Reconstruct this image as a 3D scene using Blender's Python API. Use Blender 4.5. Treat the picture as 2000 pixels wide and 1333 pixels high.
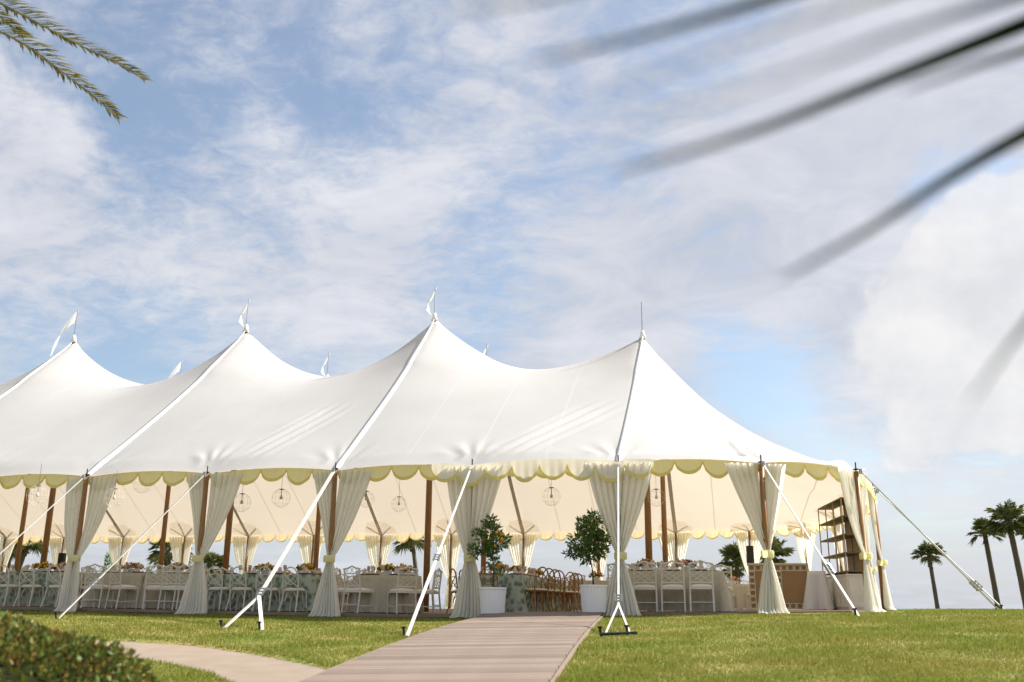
import bpy, math, random
import numpy as np
from mathutils import Vector, Matrix
from mathutils.geometry import delaunay_2d_cdt
R = math.radians
rnd = random.Random(7)
for o in list(bpy.data.objects): bpy.data.objects.remove(o)
scene = bpy.context.scene
col = scene.collection

# ------------------------------------------------------------------ camera
F, YAW, PIT, ROL = 1852.8, -0.2261, 0.2708, 0.0081
CAM = np.array([2.0294, -17.866, 0.2228])
fw = np.array([math.sin(YAW)*math.cos(PIT), math.cos(YAW)*math.cos(PIT), math.sin(PIT)])
rt0 = np.array([math.cos(YAW), -math.sin(YAW), 0.0]); up0 = np.cross(rt0, fw)
rt = rt0*math.cos(ROL)+up0*math.sin(ROL); up = -rt0*math.sin(ROL)+up0*math.cos(ROL)
cd = bpy.data.cameras.new('camera'); cam = bpy.data.objects.new('camera', cd); col.objects.link(cam)
cd.sensor_width = 36.0; cd.lens = 36.0*F/2000.0; cd.clip_start = 0.05; cd.clip_end = 20000
M = Matrix(((rt[0], up[0], -fw[0], CAM[0]), (rt[1], up[1], -fw[1], CAM[1]), (rt[2], up[2], -fw[2], CAM[2]), (0, 0, 0, 1)))
cam.matrix_world = M
cd.dof.use_dof = True; cd.dof.focus_distance = 19.5; cd.dof.aperture_fstop = 1.6
scene.camera = cam

# ------------------------------------------------------------------ light
SUN_EL, SUN_AZ = R(42), R(61)          # azimuth from +Y towards +X
SKY_STR = 0.078
scene.view_settings.view_transform = 'Standard'; scene.view_settings.look = 'None'
scene.view_settings.exposure = 1.28; scene.view_settings.gamma = 1.0
sd = Vector((math.sin(SUN_AZ)*math.cos(SUN_EL), math.cos(SUN_AZ)*math.cos(SUN_EL), math.sin(SUN_EL)))
sl = bpy.data.lights.new('sun', 'SUN'); sl.energy = 4.7; sl.angle = R(0.9); sl.color = (1.0, 0.94, 0.85)
so = bpy.data.objects.new('sun', sl); col.objects.link(so)
so.rotation_euler = (-sd).to_track_quat('-Z', 'Y').to_euler(); so.location = (20, 10, 30)

def pix_dir(x, y):
    d = fw + rt*(x-1000)/F - up*(y-666.5)/F
    return d
def unit(v): return v/np.linalg.norm(v)
def at_depth(x, y, D): return CAM + pix_dir(x, y)*D
def at_y(x, y, Y):
    d = pix_dir(x, y); return CAM + d*(Y-CAM[1])/d[1]
def X_at(x, Y, y=1120): return float(at_y(x, y, Y)[0])

world = bpy.data.worlds.new('World'); scene.world = world; world.use_nodes = True
def build_world():
    nt = world.node_tree; nt.nodes.clear(); N = nt.nodes; L = nt.links
    def n(t, **k):
        a = N.new(t)
        for q, v in k.items(): setattr(a, q, v)
        return a
    def math_(op, a, b=None, clamp=False):
        m = n('ShaderNodeMath', operation=op, use_clamp=clamp)
        for i, v in enumerate((a, b)):
            if v is None: continue
            if isinstance(v, (int, float)): m.inputs[i].default_value = v
            else: L.new(v, m.inputs[i])
        return m.outputs[0]
    out = n('ShaderNodeOutputWorld'); bg = n('ShaderNodeBackground')
    L.new(bg.outputs[0], out.inputs[0])
    sky = n('ShaderNodeTexSky', sky_type='NISHITA'); sky.sun_disc = False
    sky.sun_elevation = SUN_EL; sky.sun_rotation = SUN_AZ; sky.air_density = 1.0; sky.dust_density = 1.6; sky.ozone_density = 2.0
    tc = n('ShaderNodeTexCoord'); d = tc.outputs['Generated']
    sep = n('ShaderNodeSeparateXYZ'); L.new(d, sep.inputs[0])
    zz = math_('ADD', math_('MAXIMUM', sep.outputs[2], 0.0), 0.16)
    cmb = n('ShaderNodeCombineXYZ')
    L.new(math_('DIVIDE', sep.outputs[0], zz), cmb.inputs[0]); L.new(math_('DIVIDE', sep.outputs[1], zz), cmb.inputs[1])
    rot = n('ShaderNodeMapping'); rot.inputs['Rotation'].default_value = (0, 0, R(35)); rot.inputs['Scale'].default_value = (1.0, 1.2, 1)
    L.new(cmb.outputs[0], rot.inputs[0])
    def noise(vec, scale, detail, rough, dist=0.0):
        a = n('ShaderNodeTexNoise'); a.inputs['Scale'].default_value = scale; a.inputs['Detail'].default_value = detail
        a.inputs['Roughness'].default_value = rough; a.inputs['Distortion'].default_value = dist; L.new(vec, a.inputs['Vector']); return a.outputs[0]
    big = noise(rot.outputs[0], 0.9, 6, 0.55, 0.5)
    mid = noise(rot.outputs[0], 3.0, 8, 0.6, 0.7)
    rip = noise(rot.outputs[0], 17.0, 6, 0.66, 0.5)
    puff = noise(d, 11.0, 10, 0.56, 0.1)
    cover = math_('ADD', math_('MULTIPLY', math_('SUBTRACT', big, 0.5), .8), math_('MULTIPLY', math_('SUBTRACT', mid, 0.5), 1.6))
    rf = n('ShaderNodeMapRange', interpolation_type='SMOOTHSTEP'); L.new(sep.outputs[2], rf.inputs[0]); rf.inputs[1].default_value = .06; rf.inputs[2].default_value = .30; rf.inputs[3].default_value = .1; rf.inputs[4].default_value = 1.45
    cover = math_('ADD', cover, math_('MULTIPLY', math_('SUBTRACT', rip, 0.5), rf.outputs[0]))
    # broad banks of cloud and open gaps
    wob = n('ShaderNodeTexNoise'); wob.inputs['Scale'].default_value = 4.0; wob.inputs['Detail'].default_value = 4; L.new(d, wob.inputs['Vector'])
    wsub = n('ShaderNodeVectorMath', operation='SUBTRACT'); L.new(wob.outputs['Color'], wsub.inputs[0]); wsub.inputs[1].default_value = (.5, .5, .5)
    wsc = n('ShaderNodeVectorMath', operation='SCALE'); L.new(wsub.outputs[0], wsc.inputs[0]); wsc.inputs['Scale'].default_value = 0.22
    wadd = n('ShaderNodeVectorMath', operation='ADD'); L.new(d, wadd.inputs[0]); L.new(wsc.outputs[0], wadd.inputs[1])
    wn = n('ShaderNodeVectorMath', operation='NORMALIZE'); L.new(wadd.outputs[0], wn.inputs[0])
    def bump(x, y, rdeg, w):
        c = unit(pix_dir(x, y)); dp = n('ShaderNodeVectorMath', operation='DOT_PRODUCT'); L.new(wn.outputs[0], dp.inputs[0]); dp.inputs[1].default_value = tuple(c)
        mr = n('ShaderNodeMapRange', interpolation_type='SMOOTHERSTEP'); L.new(dp.outputs['Value'], mr.inputs[0])
        mr.inputs[1].default_value = math.cos(R(rdeg)); mr.inputs[2].default_value = 1.0; mr.inputs[3].default_value = 0; mr.inputs[4].default_value = w
        return mr.outputs[0]
    for b in ((430, 250, 10, -.48), (700, 60, 10, -.36), (180, 60, 8, -.35), (1020, 500, 7, -.28), (1560, 790, 6, -.45), (1420, 770, 4, -.3),
              (1380, 60, 6, -.3), (260, 690, 6, -.4), (1880, 405, 4.5, -.7), (560, 640, 7, -.15), (1760, 960, 6, -.2),
              (560, 430, 9, .3), (1650, 330, 12, .42), (1250, 640, 9, .4), (1750, 650, 9, .5), (1800, 80, 9, .35), (150, 400, 8, .2)):
        cover = math_('ADD', cover, bump(*b))
    mr = n('ShaderNodeMapRange', interpolation_type='SMOOTHSTEP'); L.new(cover, mr.inputs[0])
    mr.inputs[1].default_value = -0.80; mr.inputs[2].default_value = 0.36; mr.inputs[3].default_value = .16
    # cumulus bank low on the right
    cum = math_('ADD', bump(2080, 580, 10, 1.15), math_('ADD', bump(1800, 690, 8, .55), bump(1930, 640, 8, .4)))
    cum = math_('ADD', cum, math_('MULTIPLY', math_('SUBTRACT', puff, .5), 2.2))
    mc = n('ShaderNodeMapRange', interpolation_type='SMOOTHSTEP'); L.new(cum, mc.inputs[0]); mc.inputs[1].default_value = .38; mc.inputs[2].default_value = .72
    # horizon haze
    hz = n('ShaderNodeMapRange', interpolation_type='SMOOTHSTEP'); L.new(sep.outputs[2], hz.inputs[0]); hz.inputs[1].default_value = .16; hz.inputs[2].default_value = -.02
    tint = n('ShaderNodeVectorMath', operation='MULTIPLY'); L.new(sky.outputs[0], tint.inputs[0]); tint.inputs[1].default_value = (1.0, 1.0, .95)
    skyc = n('ShaderNodeVectorMath', operation='SCALE'); L.new(tint.outputs[0], skyc.inputs[0]); skyc.inputs['Scale'].default_value = SKY_STR
    # cloud shade
    shade = n('ShaderNodeMapRange'); L.new(math_('ADD', mid, math_('MULTIPLY', big, .6)), shade.inputs[0]); shade.inputs[1].default_value = .5; shade.inputs[2].default_value = 1.1
    cc = n('ShaderNodeMix', data_type='RGBA'); L.new(shade.outputs[0], cc.inputs[0])
    cc.inputs[6].default_value = (.215, .228, .265, 1); cc.inputs[7].default_value = (.355, .355, .37, 1)
    m1 = n('ShaderNodeMix', data_type='RGBA'); L.new(math_('MULTIPLY', mr.outputs[0], .93), m1.inputs[0]); L.new(skyc.outputs[0], m1.inputs[6]); L.new(cc.outputs[2], m1.inputs[7])
    mh = n('ShaderNodeMix', data_type='RGBA'); L.new(math_('MULTIPLY', hz.outputs[0], .55), mh.inputs[0]); L.new(m1.outputs[2], mh.inputs[6]); mh.inputs[7].default_value = (.25, .272, .308, 1)
    cb = n('ShaderNodeMapRange'); L.new(puff, cb.inputs[0]); cb.inputs[1].default_value = .3; cb.inputs[2].default_value = .7
    ccm = n('ShaderNodeMix', data_type='RGBA'); L.new(cb.outputs[0], ccm.inputs[0]); ccm.inputs[6].default_value = (.285, .29, .31, 1); ccm.inputs[7].default_value = (.40, .395, .39, 1)
    m2 = n('ShaderNodeMix', data_type='RGBA'); L.new(math_('MULTIPLY', mc.outputs[0], .8), m2.inputs[0]); L.new(mh.outputs[2], m2.inputs[6]); L.new(ccm.outputs[2], m2.inputs[7])
    L.new(m2.outputs[2], bg.inputs[0]); bg.inputs[1].default_value = 1.0
build_world()

# ------------------------------------------------------------------ materials
MATS = {}
def mat(name, color, rough=.6, var=None, vscale=8, trans=0, tcol=None, bump=0, bscale=40, spec=.3, island=None, metal=0, stretch=(1, 1, 1), detail=4):
    m = bpy.data.materials.new(name); m.use_nodes = True; nt = m.node_tree; N = nt.nodes; L = nt.links; N.clear()
    out = N.new('ShaderNodeOutputMaterial'); p = N.new('ShaderNodeBsdfPrincipled')
    p.inputs['Roughness'].default_value = rough; p.inputs['Specular IOR Level'].default_value = spec; p.inputs['Metallic'].default_value = metal
    p.inputs['Base Color'].default_value = (*color, 1)
    tc = N.new('ShaderNodeTexCoord'); mp = N.new('ShaderNodeMapping'); mp.inputs['Scale'].default_value = stretch; L.new(tc.outputs['Object'], mp.inputs[0])
    csrc = None
    if var is not None:
        no = N.new('ShaderNodeTexNoise'); no.inputs['Scale'].default_value = vscale; no.inputs['Detail'].default_value = detail; L.new(mp.outputs[0], no.inputs['Vector'])
        rp = N.new('ShaderNodeMapRange'); rp.inputs[1].default_value = .3; rp.inputs[2].default_value = .7; L.new(no.outputs[0], rp.inputs[0])
        mx = N.new('ShaderNodeMix'); mx.data_type = 'RGBA'; L.new(rp.outputs[0], mx.inputs[0]); mx.inputs[6].default_value = (*color, 1); mx.inputs[7].default_value = (*var, 1)
        csrc = mx.outputs[2]
    if island:
        ge = N.new('ShaderNodeNewGeometry'); cr = N.new('ShaderNodeValToRGB'); L.new(ge.outputs['Random Per Island'], cr.inputs[0])
        els = cr.color_ramp.elements
        while len(els) < len(island): els.new(.5)
        for i, c in enumerate(island): els[i].position = i/(len(island)-1); els[i].color = (*c, 1)
        if csrc is not None:
            m3 = N.new('ShaderNodeMix'); m3.data_type = 'RGBA'; m3.inputs[0].default_value = .5; L.new(csrc, m3.inputs[6]); L.new(cr.outputs[0], m3.inputs[7]); csrc = m3.outputs[2]
        else: csrc = cr.outputs[0]
    if csrc is not None: L.new(csrc, p.inputs['Base Color'])
    nrm = None
    if bump:
        nb = N.new('ShaderNodeTexNoise'); nb.inputs['Scale'].default_value = bscale; nb.inputs['Detail'].default_value = 5; L.new(mp.outputs[0], nb.inputs['Vector'])
        bp = N.new('ShaderNodeBump'); bp.inputs['Strength'].default_value = bump; bp.inputs['Distance'].default_value = .02; L.new(nb.outputs[0], bp.inputs['Height']); L.new(bp.outputs[0], p.inputs['Normal']); nrm = bp.outputs[0]
    sh = p.outputs[0]
    if trans:
        t = N.new('ShaderNodeBsdfTranslucent'); t.inputs[0].default_value = (*(tcol or color), 1)
        if csrc is not None and tcol is None: L.new(csrc, t.inputs[0])
        if nrm: L.new(nrm, t.inputs['Normal'])
        ms = N.new('ShaderNodeMixShader'); ms.inputs[0].default_value = trans; L.new(sh, ms.inputs[1]); L.new(t.outputs[0], ms.inputs[2]); sh = ms.outputs[0]
    L.new(sh, out.inputs[0]); MATS[name] = m; m['p'] = 1
    return m

def plank_mat():
    m = mat('plank', (.225, .178, .145), .8, var=(.155, .118, .094), vscale=5, stretch=(.45, 11, 1), bump=.15, bscale=18, detail=8)
    nt = m.node_tree; N = nt.nodes; L = nt.links; p = [a for a in N if a.type == 'BSDF_PRINCIPLED'][0]; src = p.inputs['Base Color'].links[0].from_socket
    oi = N.new('ShaderNodeObjectInfo'); mr = N.new('ShaderNodeMapRange'); L.new(oi.outputs['Random'], mr.inputs[0]); mr.inputs[3].default_value = .76; mr.inputs[4].default_value = 1.14
    ml = N.new('ShaderNodeVectorMath'); ml.operation = 'SCALE'; L.new(src, ml.inputs[0]); L.new(mr.outputs[0], ml.inputs['Scale']); L.new(ml.outputs[0], p.inputs['Base Color'])
plank_mat()
def canopy_mat():
    m = mat('sailcloth', (.635, .638, .638), .6, var=(.585, .588, .588), vscale=.8, trans=.33, tcol=(.66, .585, .49), bump=.05, bscale=3)
    nt = m.node_tree; N = nt.nodes; L = nt.links
    p = [a for a in N if a.type == 'BSDF_PRINCIPLED'][0]; t = [a for a in N if a.type == 'BSDF_TRANSLUCENT'][0]
    src = p.inputs['Base Color'].links[0].from_socket
    tc = N.new('ShaderNodeTexCoord'); sp = N.new('ShaderNodeSeparateXYZ'); L.new(tc.outputs['Object'], sp.inputs[0])
    md = N.new('ShaderNodeMath'); md.operation = 'PINGPONG'; L.new(sp.outputs[0], md.inputs[0]); md.inputs[1].default_value = 2.8576/4
    lt = N.new('ShaderNodeMath'); lt.operation = 'LESS_THAN'; L.new(md.outputs[0], lt.inputs[0]); lt.inputs[1].default_value = .016
    mx = N.new('ShaderNodeMix'); mx.data_type = 'RGBA'; L.new(lt.outputs[0], mx.inputs[0]); L.new(src, mx.inputs[6]); mx.inputs[7].default_value = (.68, .68, .68, 1)
    L.new(mx.outputs[2], p.inputs['Base Color'])
    mt = N.new('ShaderNodeMix'); mt.data_type = 'RGBA'; L.new(lt.outputs[0], mt.inputs[0]); mt.inputs[6].default_value = (.66, .585, .49, 1); mt.inputs[7].default_value = (.42, .36, .29, 1)
    L.new(mt.outputs[2], t.inputs[0])
canopy_mat()
mat('patch_cloth', (.9, .88, .85), .6, trans=.85, tcol=(.98, .94, .87))
mat('strap_web', (.86, .86, .85), .6, trans=.1, tcol=(.6, .5, .4))
mat('drape_cloth', (.88, .87, .835), .8, var=(.85, .84, .80), vscale=3, trans=.58, tcol=(.88, .86, .795), bump=.05, bscale=60)
mat('yellow_cloth', (.88, .84, .50), .8, trans=.5, tcol=(.93, .88, .5), bump=.1, bscale=50)
mat('valance_white', (.80, .78, .72), .8, trans=.4, tcol=(.85, .78, .6))
mat('valance_cream', (.78, .72, .58), .8, trans=.45, tcol=(.78, .65, .42))
mat('trim_yellow', (.76, .67, .25), .8, trans=.35, tcol=(.8, .65, .15))
mat('pole_wood', (.20, .095, .03), .45, var=(.32, .165, .055), vscale=6, stretch=(8, 8, .6), bump=.2, bscale=20)
mat('steel', (.35, .35, .36), .35, metal=.9)
mat('dark_metal', (.03, .03, .032), .5, metal=.5)
mat('guy_web', (.64, .63, .60), .7, var=(.54, .53, .50), vscale=12, bump=.2, bscale=80)
mat('deck_wood', (.20, .145, .105), .7, var=(.14, .095, .065), vscale=5, stretch=(.4, 6, 1), bump=.3, bscale=20)
mat('concrete', (.215, .172, .132), .85, var=(.26, .21, .165), vscale=2.5, bump=.25, bscale=60, detail=8)
mat('white_paint', (.70, .67, .60), .4, var=(.62, .59, .52), vscale=9)
mat('cream_cushion', (.74, .70, .61), .85)
mat('brown_wood', (.24, .12, .04), .45, var=(.34, .18, .065), vscale=9, bump=.15)
mat('linen', (.56, .505, .39), .85, var=(.50, .45, .34), vscale=14, bump=.25, bscale=120, trans=.12, tcol=(.6, .5, .35))
mat('table_wood', (.16, .09, .045), .6)
mat('charger', (.13, .075, .04), .6, var=(.2, .12, .07), vscale=40)
mat('china', (.8, .79, .76), .2)
mat('napkin', (.66, .48, .40), .8, var=(.75, .66, .6), vscale=12)
mat('amber_glass', (.62, .55, .47), .12, spec=.6, trans=.4, tcol=(.8, .7, .6))
mat('flower_yellow', (.72, .46, .03), .7, island=[(.75, .52, .04), (.70, .38, .02), (.80, .62, .12), (.62, .30, .03), (.72, .48, .05)], trans=.25)
mat('flower_coral', (.66, .25, .1), .7, island=[(.66, .28, .12), (.72, .42, .28), (.60, .20, .07), (.78, .58, .45), (.55, .25, .1)], trans=.25)
mat('leaf_bed', (.05, .085, .02), .5, island=[(.035, .06, .015), (.07, .11, .03), (.05, .09, .02)], trans=.2)
mat('leaf_tree', (.07, .12, .03), .35, island=[(.05, .095, .022), (.095, .17, .035), (.15, .23, .055), (.075, .135, .03), (.22, .28, .09)], trans=.4, spec=.45)
mat('bark', (.12, .085, .055), .85, var=(.07, .05, .035), vscale=20, bump=.5)
mat('orange_fruit', (.70, .33, .02), .45)
mat('pot', (.80, .79, .79), .45, var=(.77, .76, .76), vscale=5)
mat('soil', (.04, .028, .018), .95)
mat('hedge_leaf', (.06, .08, .02), .45, island=[(.04, .065, .014), (.085, .125, .025), (.13, .175, .035), (.10, .135, .025), (.21, .12, .035), (.12, .15, .03), (.29, .20, .03)], trans=.22, spec=.4)
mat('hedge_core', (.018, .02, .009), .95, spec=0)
mat('palm_leaf', (.07, .10, .03), .45, island=[(.05, .075, .02), (.09, .115, .035), (.13, .13, .04), (.07, .10, .03)], trans=.25, spec=.35)
mat('palm_leaf_pinnate', (.12, .12, .03), .45, island=[(.07, .09, .02), (.16, .15, .04), (.22, .18, .05), (.10, .11, .03), (.26, .19, .07)], trans=.3, spec=.35)
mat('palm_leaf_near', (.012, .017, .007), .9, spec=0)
mat('rachis', (.20, .17, .05), .5)
mat('palm_trunk', (.11, .09, .07), .9, var=(.06, .05, .04), vscale=7, stretch=(1, 1, 5), bump=.8, bscale=14)
mat('palm_dead', (.16, .10, .05), .9, var=(.09, .06, .03), vscale=9)
mat('grass', (.15, .205, .025), .6, island=[(.115, .165, .018), (.16, .205, .025), (.215, .215, .042), (.135, .185, .021), (.28, .24, .07)], var=(.27, .235, .065), vscale=1.0, trans=.42, spec=.2, detail=6)
mat('lawn_ground', (.14, .17, .028), .9, var=(.27, .22, .07), vscale=1.0, bump=.8, bscale=25, detail=8)
mat('sea_water', (.10, .16, .20), .25, bump=.3, bscale=.3)
mat('rattan', (.33, .205, .10), .7, var=(.42, .27, .135), vscale=5, stretch=(1, 1, 30), bump=.4, bscale=20)
mat('fret_white', (.72, .64, .50), .5)
mat('white_cloth', (.78, .78, .80), .8, trans=.1)
mat('cabinet_paint', (.68, .63, .57), .5)
mat('brass', (.36, .235, .08), .35, metal=.7)
mat('shelf_board', (.13, .095, .055), .6)
mat('panel_cane', (.42, .34, .23), .75, var=(.36, .29, .19), vscale=30, trans=.2)
mat('speaker_black', (.012, .014, .013), .6)
mat('lamp_wire', (.7, .63, .54), .5)
mat('lamp_bulb', (.75, .70, .62), .2, trans=.4)
mat('flag_cloth', (.82, .82, .82), .8, trans=.4, tcol=(.8, .8, .8))

def pattern_mat():
    m = mat('leaf_print_cloth', (.50, .53, .45), .85, trans=.1, tcol=(.4, .45, .4), bump=.2, bscale=90)
    nt = m.node_tree; N = nt.nodes; L = nt.links; p = [a for a in N if a.type == 'BSDF_PRINCIPLED'][0]
    tc = N.new('ShaderNodeTexCoord')
    dn = N.new('ShaderNodeTexNoise'); dn.inputs['Scale'].default_value = 5; L.new(tc.outputs['Object'], dn.inputs['Vector'])
    ad = N.new('ShaderNodeMix'); ad.data_type = 'VECTOR'; ad.inputs[0].default_value = .12; L.new(tc.outputs['Object'], ad.inputs[4]); L.new(dn.outputs['Color'], ad.inputs[5])
    v = N.new('ShaderNodeTexVoronoi'); v.inputs['Scale'].default_value = 9.5; L.new(ad.outputs[1], v.inputs['Vector'])
    r1 = N.new('ShaderNodeMapRange'); r1.inputs[1].default_value = .62; r1.inputs[2].default_value = .28; L.new(v.outputs['Distance'], r1.inputs[0])
    mx = N.new('ShaderNodeMix'); mx.data_type = 'RGBA'; L.new(r1.outputs[0], mx.inputs[0]); mx.inputs[6].default_value = (.43, .47, .37, 1); mx.inputs[7].default_value = (.13, .185, .15, 1)
    L.new(mx.outputs[2], p.inputs['Base Color'])
pattern_mat()

# ------------------------------------------------------------------ mesh helpers
class MB:
    def __init__(s): s.v = []; s.f = []
    def add(s, vs, fs):
        b = len(s.v); s.v += [tuple(map(float, q)) for q in vs]; s.f += [tuple(b+i for i in f) for f in fs]; return s
    def box(s, c, d, rz=0, taper=1.0):
        x, y, z = (q/2 for q in d); ca, sa = math.cos(rz), math.sin(rz); vs = []
        for k in (-1, 1):
            t = taper if k > 0 else 1.0
            for a, b in ((-1, -1), (1, -1), (1, 1), (-1, 1)):
                px, py = a*x*t, b*y*t; vs.append((c[0]+px*ca-py*sa, c[1]+px*sa+py*ca, c[2]+k*z))
        return s.add(vs, [(3, 2, 1, 0), (4, 5, 6, 7), (0, 1, 5, 4), (1, 2, 6, 5), (2, 3, 7, 6), (3, 0, 4, 7)])
    def tube(s, pts, rad, n=6, cap=True, flat=1.0, ref=None):
        pts = [np.array(p, float) for p in pts]; m = len(pts)
        if not hasattr(rad, '__len__'): rad = [rad]*m
        vs = []
        for i, p in enumerate(pts):
            t = pts[min(i+1, m-1)]-pts[max(i-1, 0)]; t = t/(np.linalg.norm(t)+1e-9)
            r = np.array(ref if ref is not None else ((0, 0, 1) if abs(t[2]) < .9 else (1, 0, 0)), float)
            a = np.cross(t, r); a /= (np.linalg.norm(a)+1e-9); b = np.cross(a, t)
            for k in range(n):
                q = 2*math.pi*(k+.5)/n; vs.append(p+rad[i]*(a*math.cos(q)+b*math.sin(q)*flat))
        fs = [(i*n+k, i*n+(k+1) % n, (i+1)*n+(k+1) % n, (i+1)*n+k) for i in range(m-1) for k in range(n)]
        if cap: fs += [tuple(range(n-1, -1, -1)), tuple((m-1)*n+k for k in range(n))]
        return s.add(vs, fs)
    def lathe(s, prof, n=20, c=(0, 0, 0), flute=0, nfl=0):
        vs = []
        for r, z in prof:
            for k in range(n):
                q = 2*math.pi*k/n; rr = r*(1+flute*math.cos(nfl*q)) if r > 1e-4 else r
                vs.append((c[0]+rr*math.cos(q), c[1]+rr*math.sin(q), c[2]+z))
        m = len(prof)
        fs = [(i*n+k, i*n+(k+1) % n, (i+1)*n+(k+1) % n, (i+1)*n+k) for i in range(m-1) for k in range(n)]
        return s.add(vs, fs)
    def grid(s, fn, nu, nv):
        vs = [fn(i/nu, j/nv) for j in range(nv+1) for i in range(nu+1)]
        fs = [(j*(nu+1)+i, j*(nu+1)+i+1, (j+1)*(nu+1)+i+1, (j+1)*(nu+1)+i) for j in range(nv) for i in range(nu)]
        return s.add(vs, fs)
    def mesh(s, name, m, smooth=False):
        me = bpy.data.meshes.new(name); me.from_pydata(s.v, [], s.f); me.materials.append(MATS[m])
        if smooth: me.polygons.foreach_set('use_smooth', [True]*len(me.polygons))
        me.update(); return me
    def build(s, name, m, parent=None, smooth=False, loc=None):
        o = bpy.data.objects.new(name, s.mesh(name, m, smooth)); col.objects.link(o)
        if parent is not None: o.parent = parent
        if loc is not None: o.location = loc
        return o
def tag(o, label=None, cat=None, group=None, kind=None):
    if label: o['label'] = label
    if cat: o['category'] = cat
    if group: o['group'] = group
    if kind: o['kind'] = kind
    return o
def thing(name, label, cat, loc=(0, 0, 0), rz=0, group=None):
    o = bpy.data.objects.new(name, None); col.objects.link(o); o.location = loc; o.rotation_euler = (0, 0, rz); o.empty_display_size = .2
    return tag(o, label, cat, group)
KIDS = {}
def copy_tree(o, loc, rz=0, label=None, group=None, scale=None):
    kids = KIDS.setdefault(o.name, list(o.children))
    r = o.copy(); col.objects.link(r); r.location = loc; r.rotation_euler = (0, 0, rz)
    if label: r['label'] = label
    if group: r['group'] = group
    if scale: r.scale = scale
    for ch in kids:
        c = ch.copy(); col.objects.link(c); c.parent = r
        for g_ in KIDS.setdefault(ch.name, list(ch.children)):
            d = g_.copy(); col.objects.link(d); d.parent = c
    return r
def np_mesh(name, V, faces_flat, nper, m, smooth=False):
    me = bpy.data.meshes.new(name); nf = len(faces_flat)//nper
    me.vertices.add(len(V)); me.vertices.foreach_set('co', np.asarray(V, np.float32).ravel())
    me.loops.add(nf*nper); me.loops.foreach_set('vertex_index', np.asarray(faces_flat, np.int32).ravel())
    me.polygons.add(nf); me.polygons.foreach_set('loop_start', np.arange(0, nf*nper, nper, dtype=np.int32))
    me.polygons.foreach_set('loop_total', np.full(nf, nper, np.int32))
    if smooth: me.polygons.foreach_set('use_smooth', np.ones(nf, bool))
    me.materials.append(MATS[m]); me.update(calc_edges=True); me.validate(); return me

# ------------------------------------------------------------------ terrain
S = 2.8576; Y1, Y2, Y3 = 6.19, 12.02, 18.02; HE = 2.8
def fz(X): return np.interp(X, [-40, -14, -9, -4, 0, 4, 8], [.10, .09, .05, .015, .10, .15, .16])
def gbase(X): return np.interp(X, [-60, -14, -9, -4, 0, 3, 6, 10, 60], [.03, .02, -.02, -.05, .025, .10, .16, .19, .20])
def ss(a): a = np.clip(a, 0, 1); return a*a*(3-2*a)
def ground(X, Y):
    X = np.asarray(X, float); Y = np.asarray(Y, float)
    t = np.minimum(np.maximum(0, -Y), 22.0)
    z = gbase(X) - .022*t - .0028*t*t
    back = np.maximum(0, Y-21)
    z = z - 4.0*ss(back/30.0)
    return z
def hit(x, y):
    d = pix_dir(x, y)
    for t in np.arange(1, 80, .02):
        P = CAM+d*t
        if P[2] < ground(P[0], P[1]): return P
PATH_UP = [(-30, -5.2), (-12, -5.4), (-8, -5.6), (-5.8, -6.0), (-4.68, -6.28), (-3.08, -7.42), (-1.87, -8.53), (-.5, -10.2), (0.3, -12.5)]
PATH_LO = [(-30, -7.4), (-12, -7.3), (-7, -7.3), (-5.2, -7.5), (-4.33, -7.9), (-3.27, -8.74), (-2.45, -9.5), (-1.6, -10.8), (-1.2, -12.5)]
def densify(P, n=90):
    P = np.array(P, float); d = np.r_[0, np.cumsum(np.linalg.norm(np.diff(P, axis=0), axis=1))]
    s_ = np.linspace(0, d[-1], n); Q = np.c_[np.interp(s_, d, P[:, 0]), np.interp(s_, d, P[:, 1])]
    for _ in range(3): Q[1:-1] = (Q[:-2]+2*Q[1:-1]+Q[2:])/4
    return Q
PU, PL = densify(PATH_UP), densify(PATH_LO)
POLY = np.r_[PU, PL[::-1]]
def inside(poly, X, Y):
    X = np.asarray(X); Y = np.asarray(Y); c = np.zeros(X.shape, bool); n = len(poly); j = n-1
    for i in range(n):
        xi, yi = poly[i]; xj, yj = poly[j]
        if yi != yj:
            k = ((yi > Y) != (yj > Y)) & (X < (xj-xi)*(Y-yi)/(yj-yi)+xi); c ^= k
        j = i
    return c
WA, WB = np.array([-1.42, .10]), np.array([-.44, -11.6])       # walkway centre line
wdir = (WB-WA)/np.linalg.norm(WB-WA); wn_ = np.array([-wdir[1], wdir[0]]); WHALF = 1.08
def in_walk(X, Y, pad=0):
    dx, dy = X-WA[0], Y-WA[1]; a = dx*wdir[0]+dy*wdir[1]; b = dx*wn_[0]+dy*wn_[1]
    return (np.abs(b) < WHALF+pad) & (a > -.2) & (a < np.linalg.norm(WB-WA)+pad)

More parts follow.
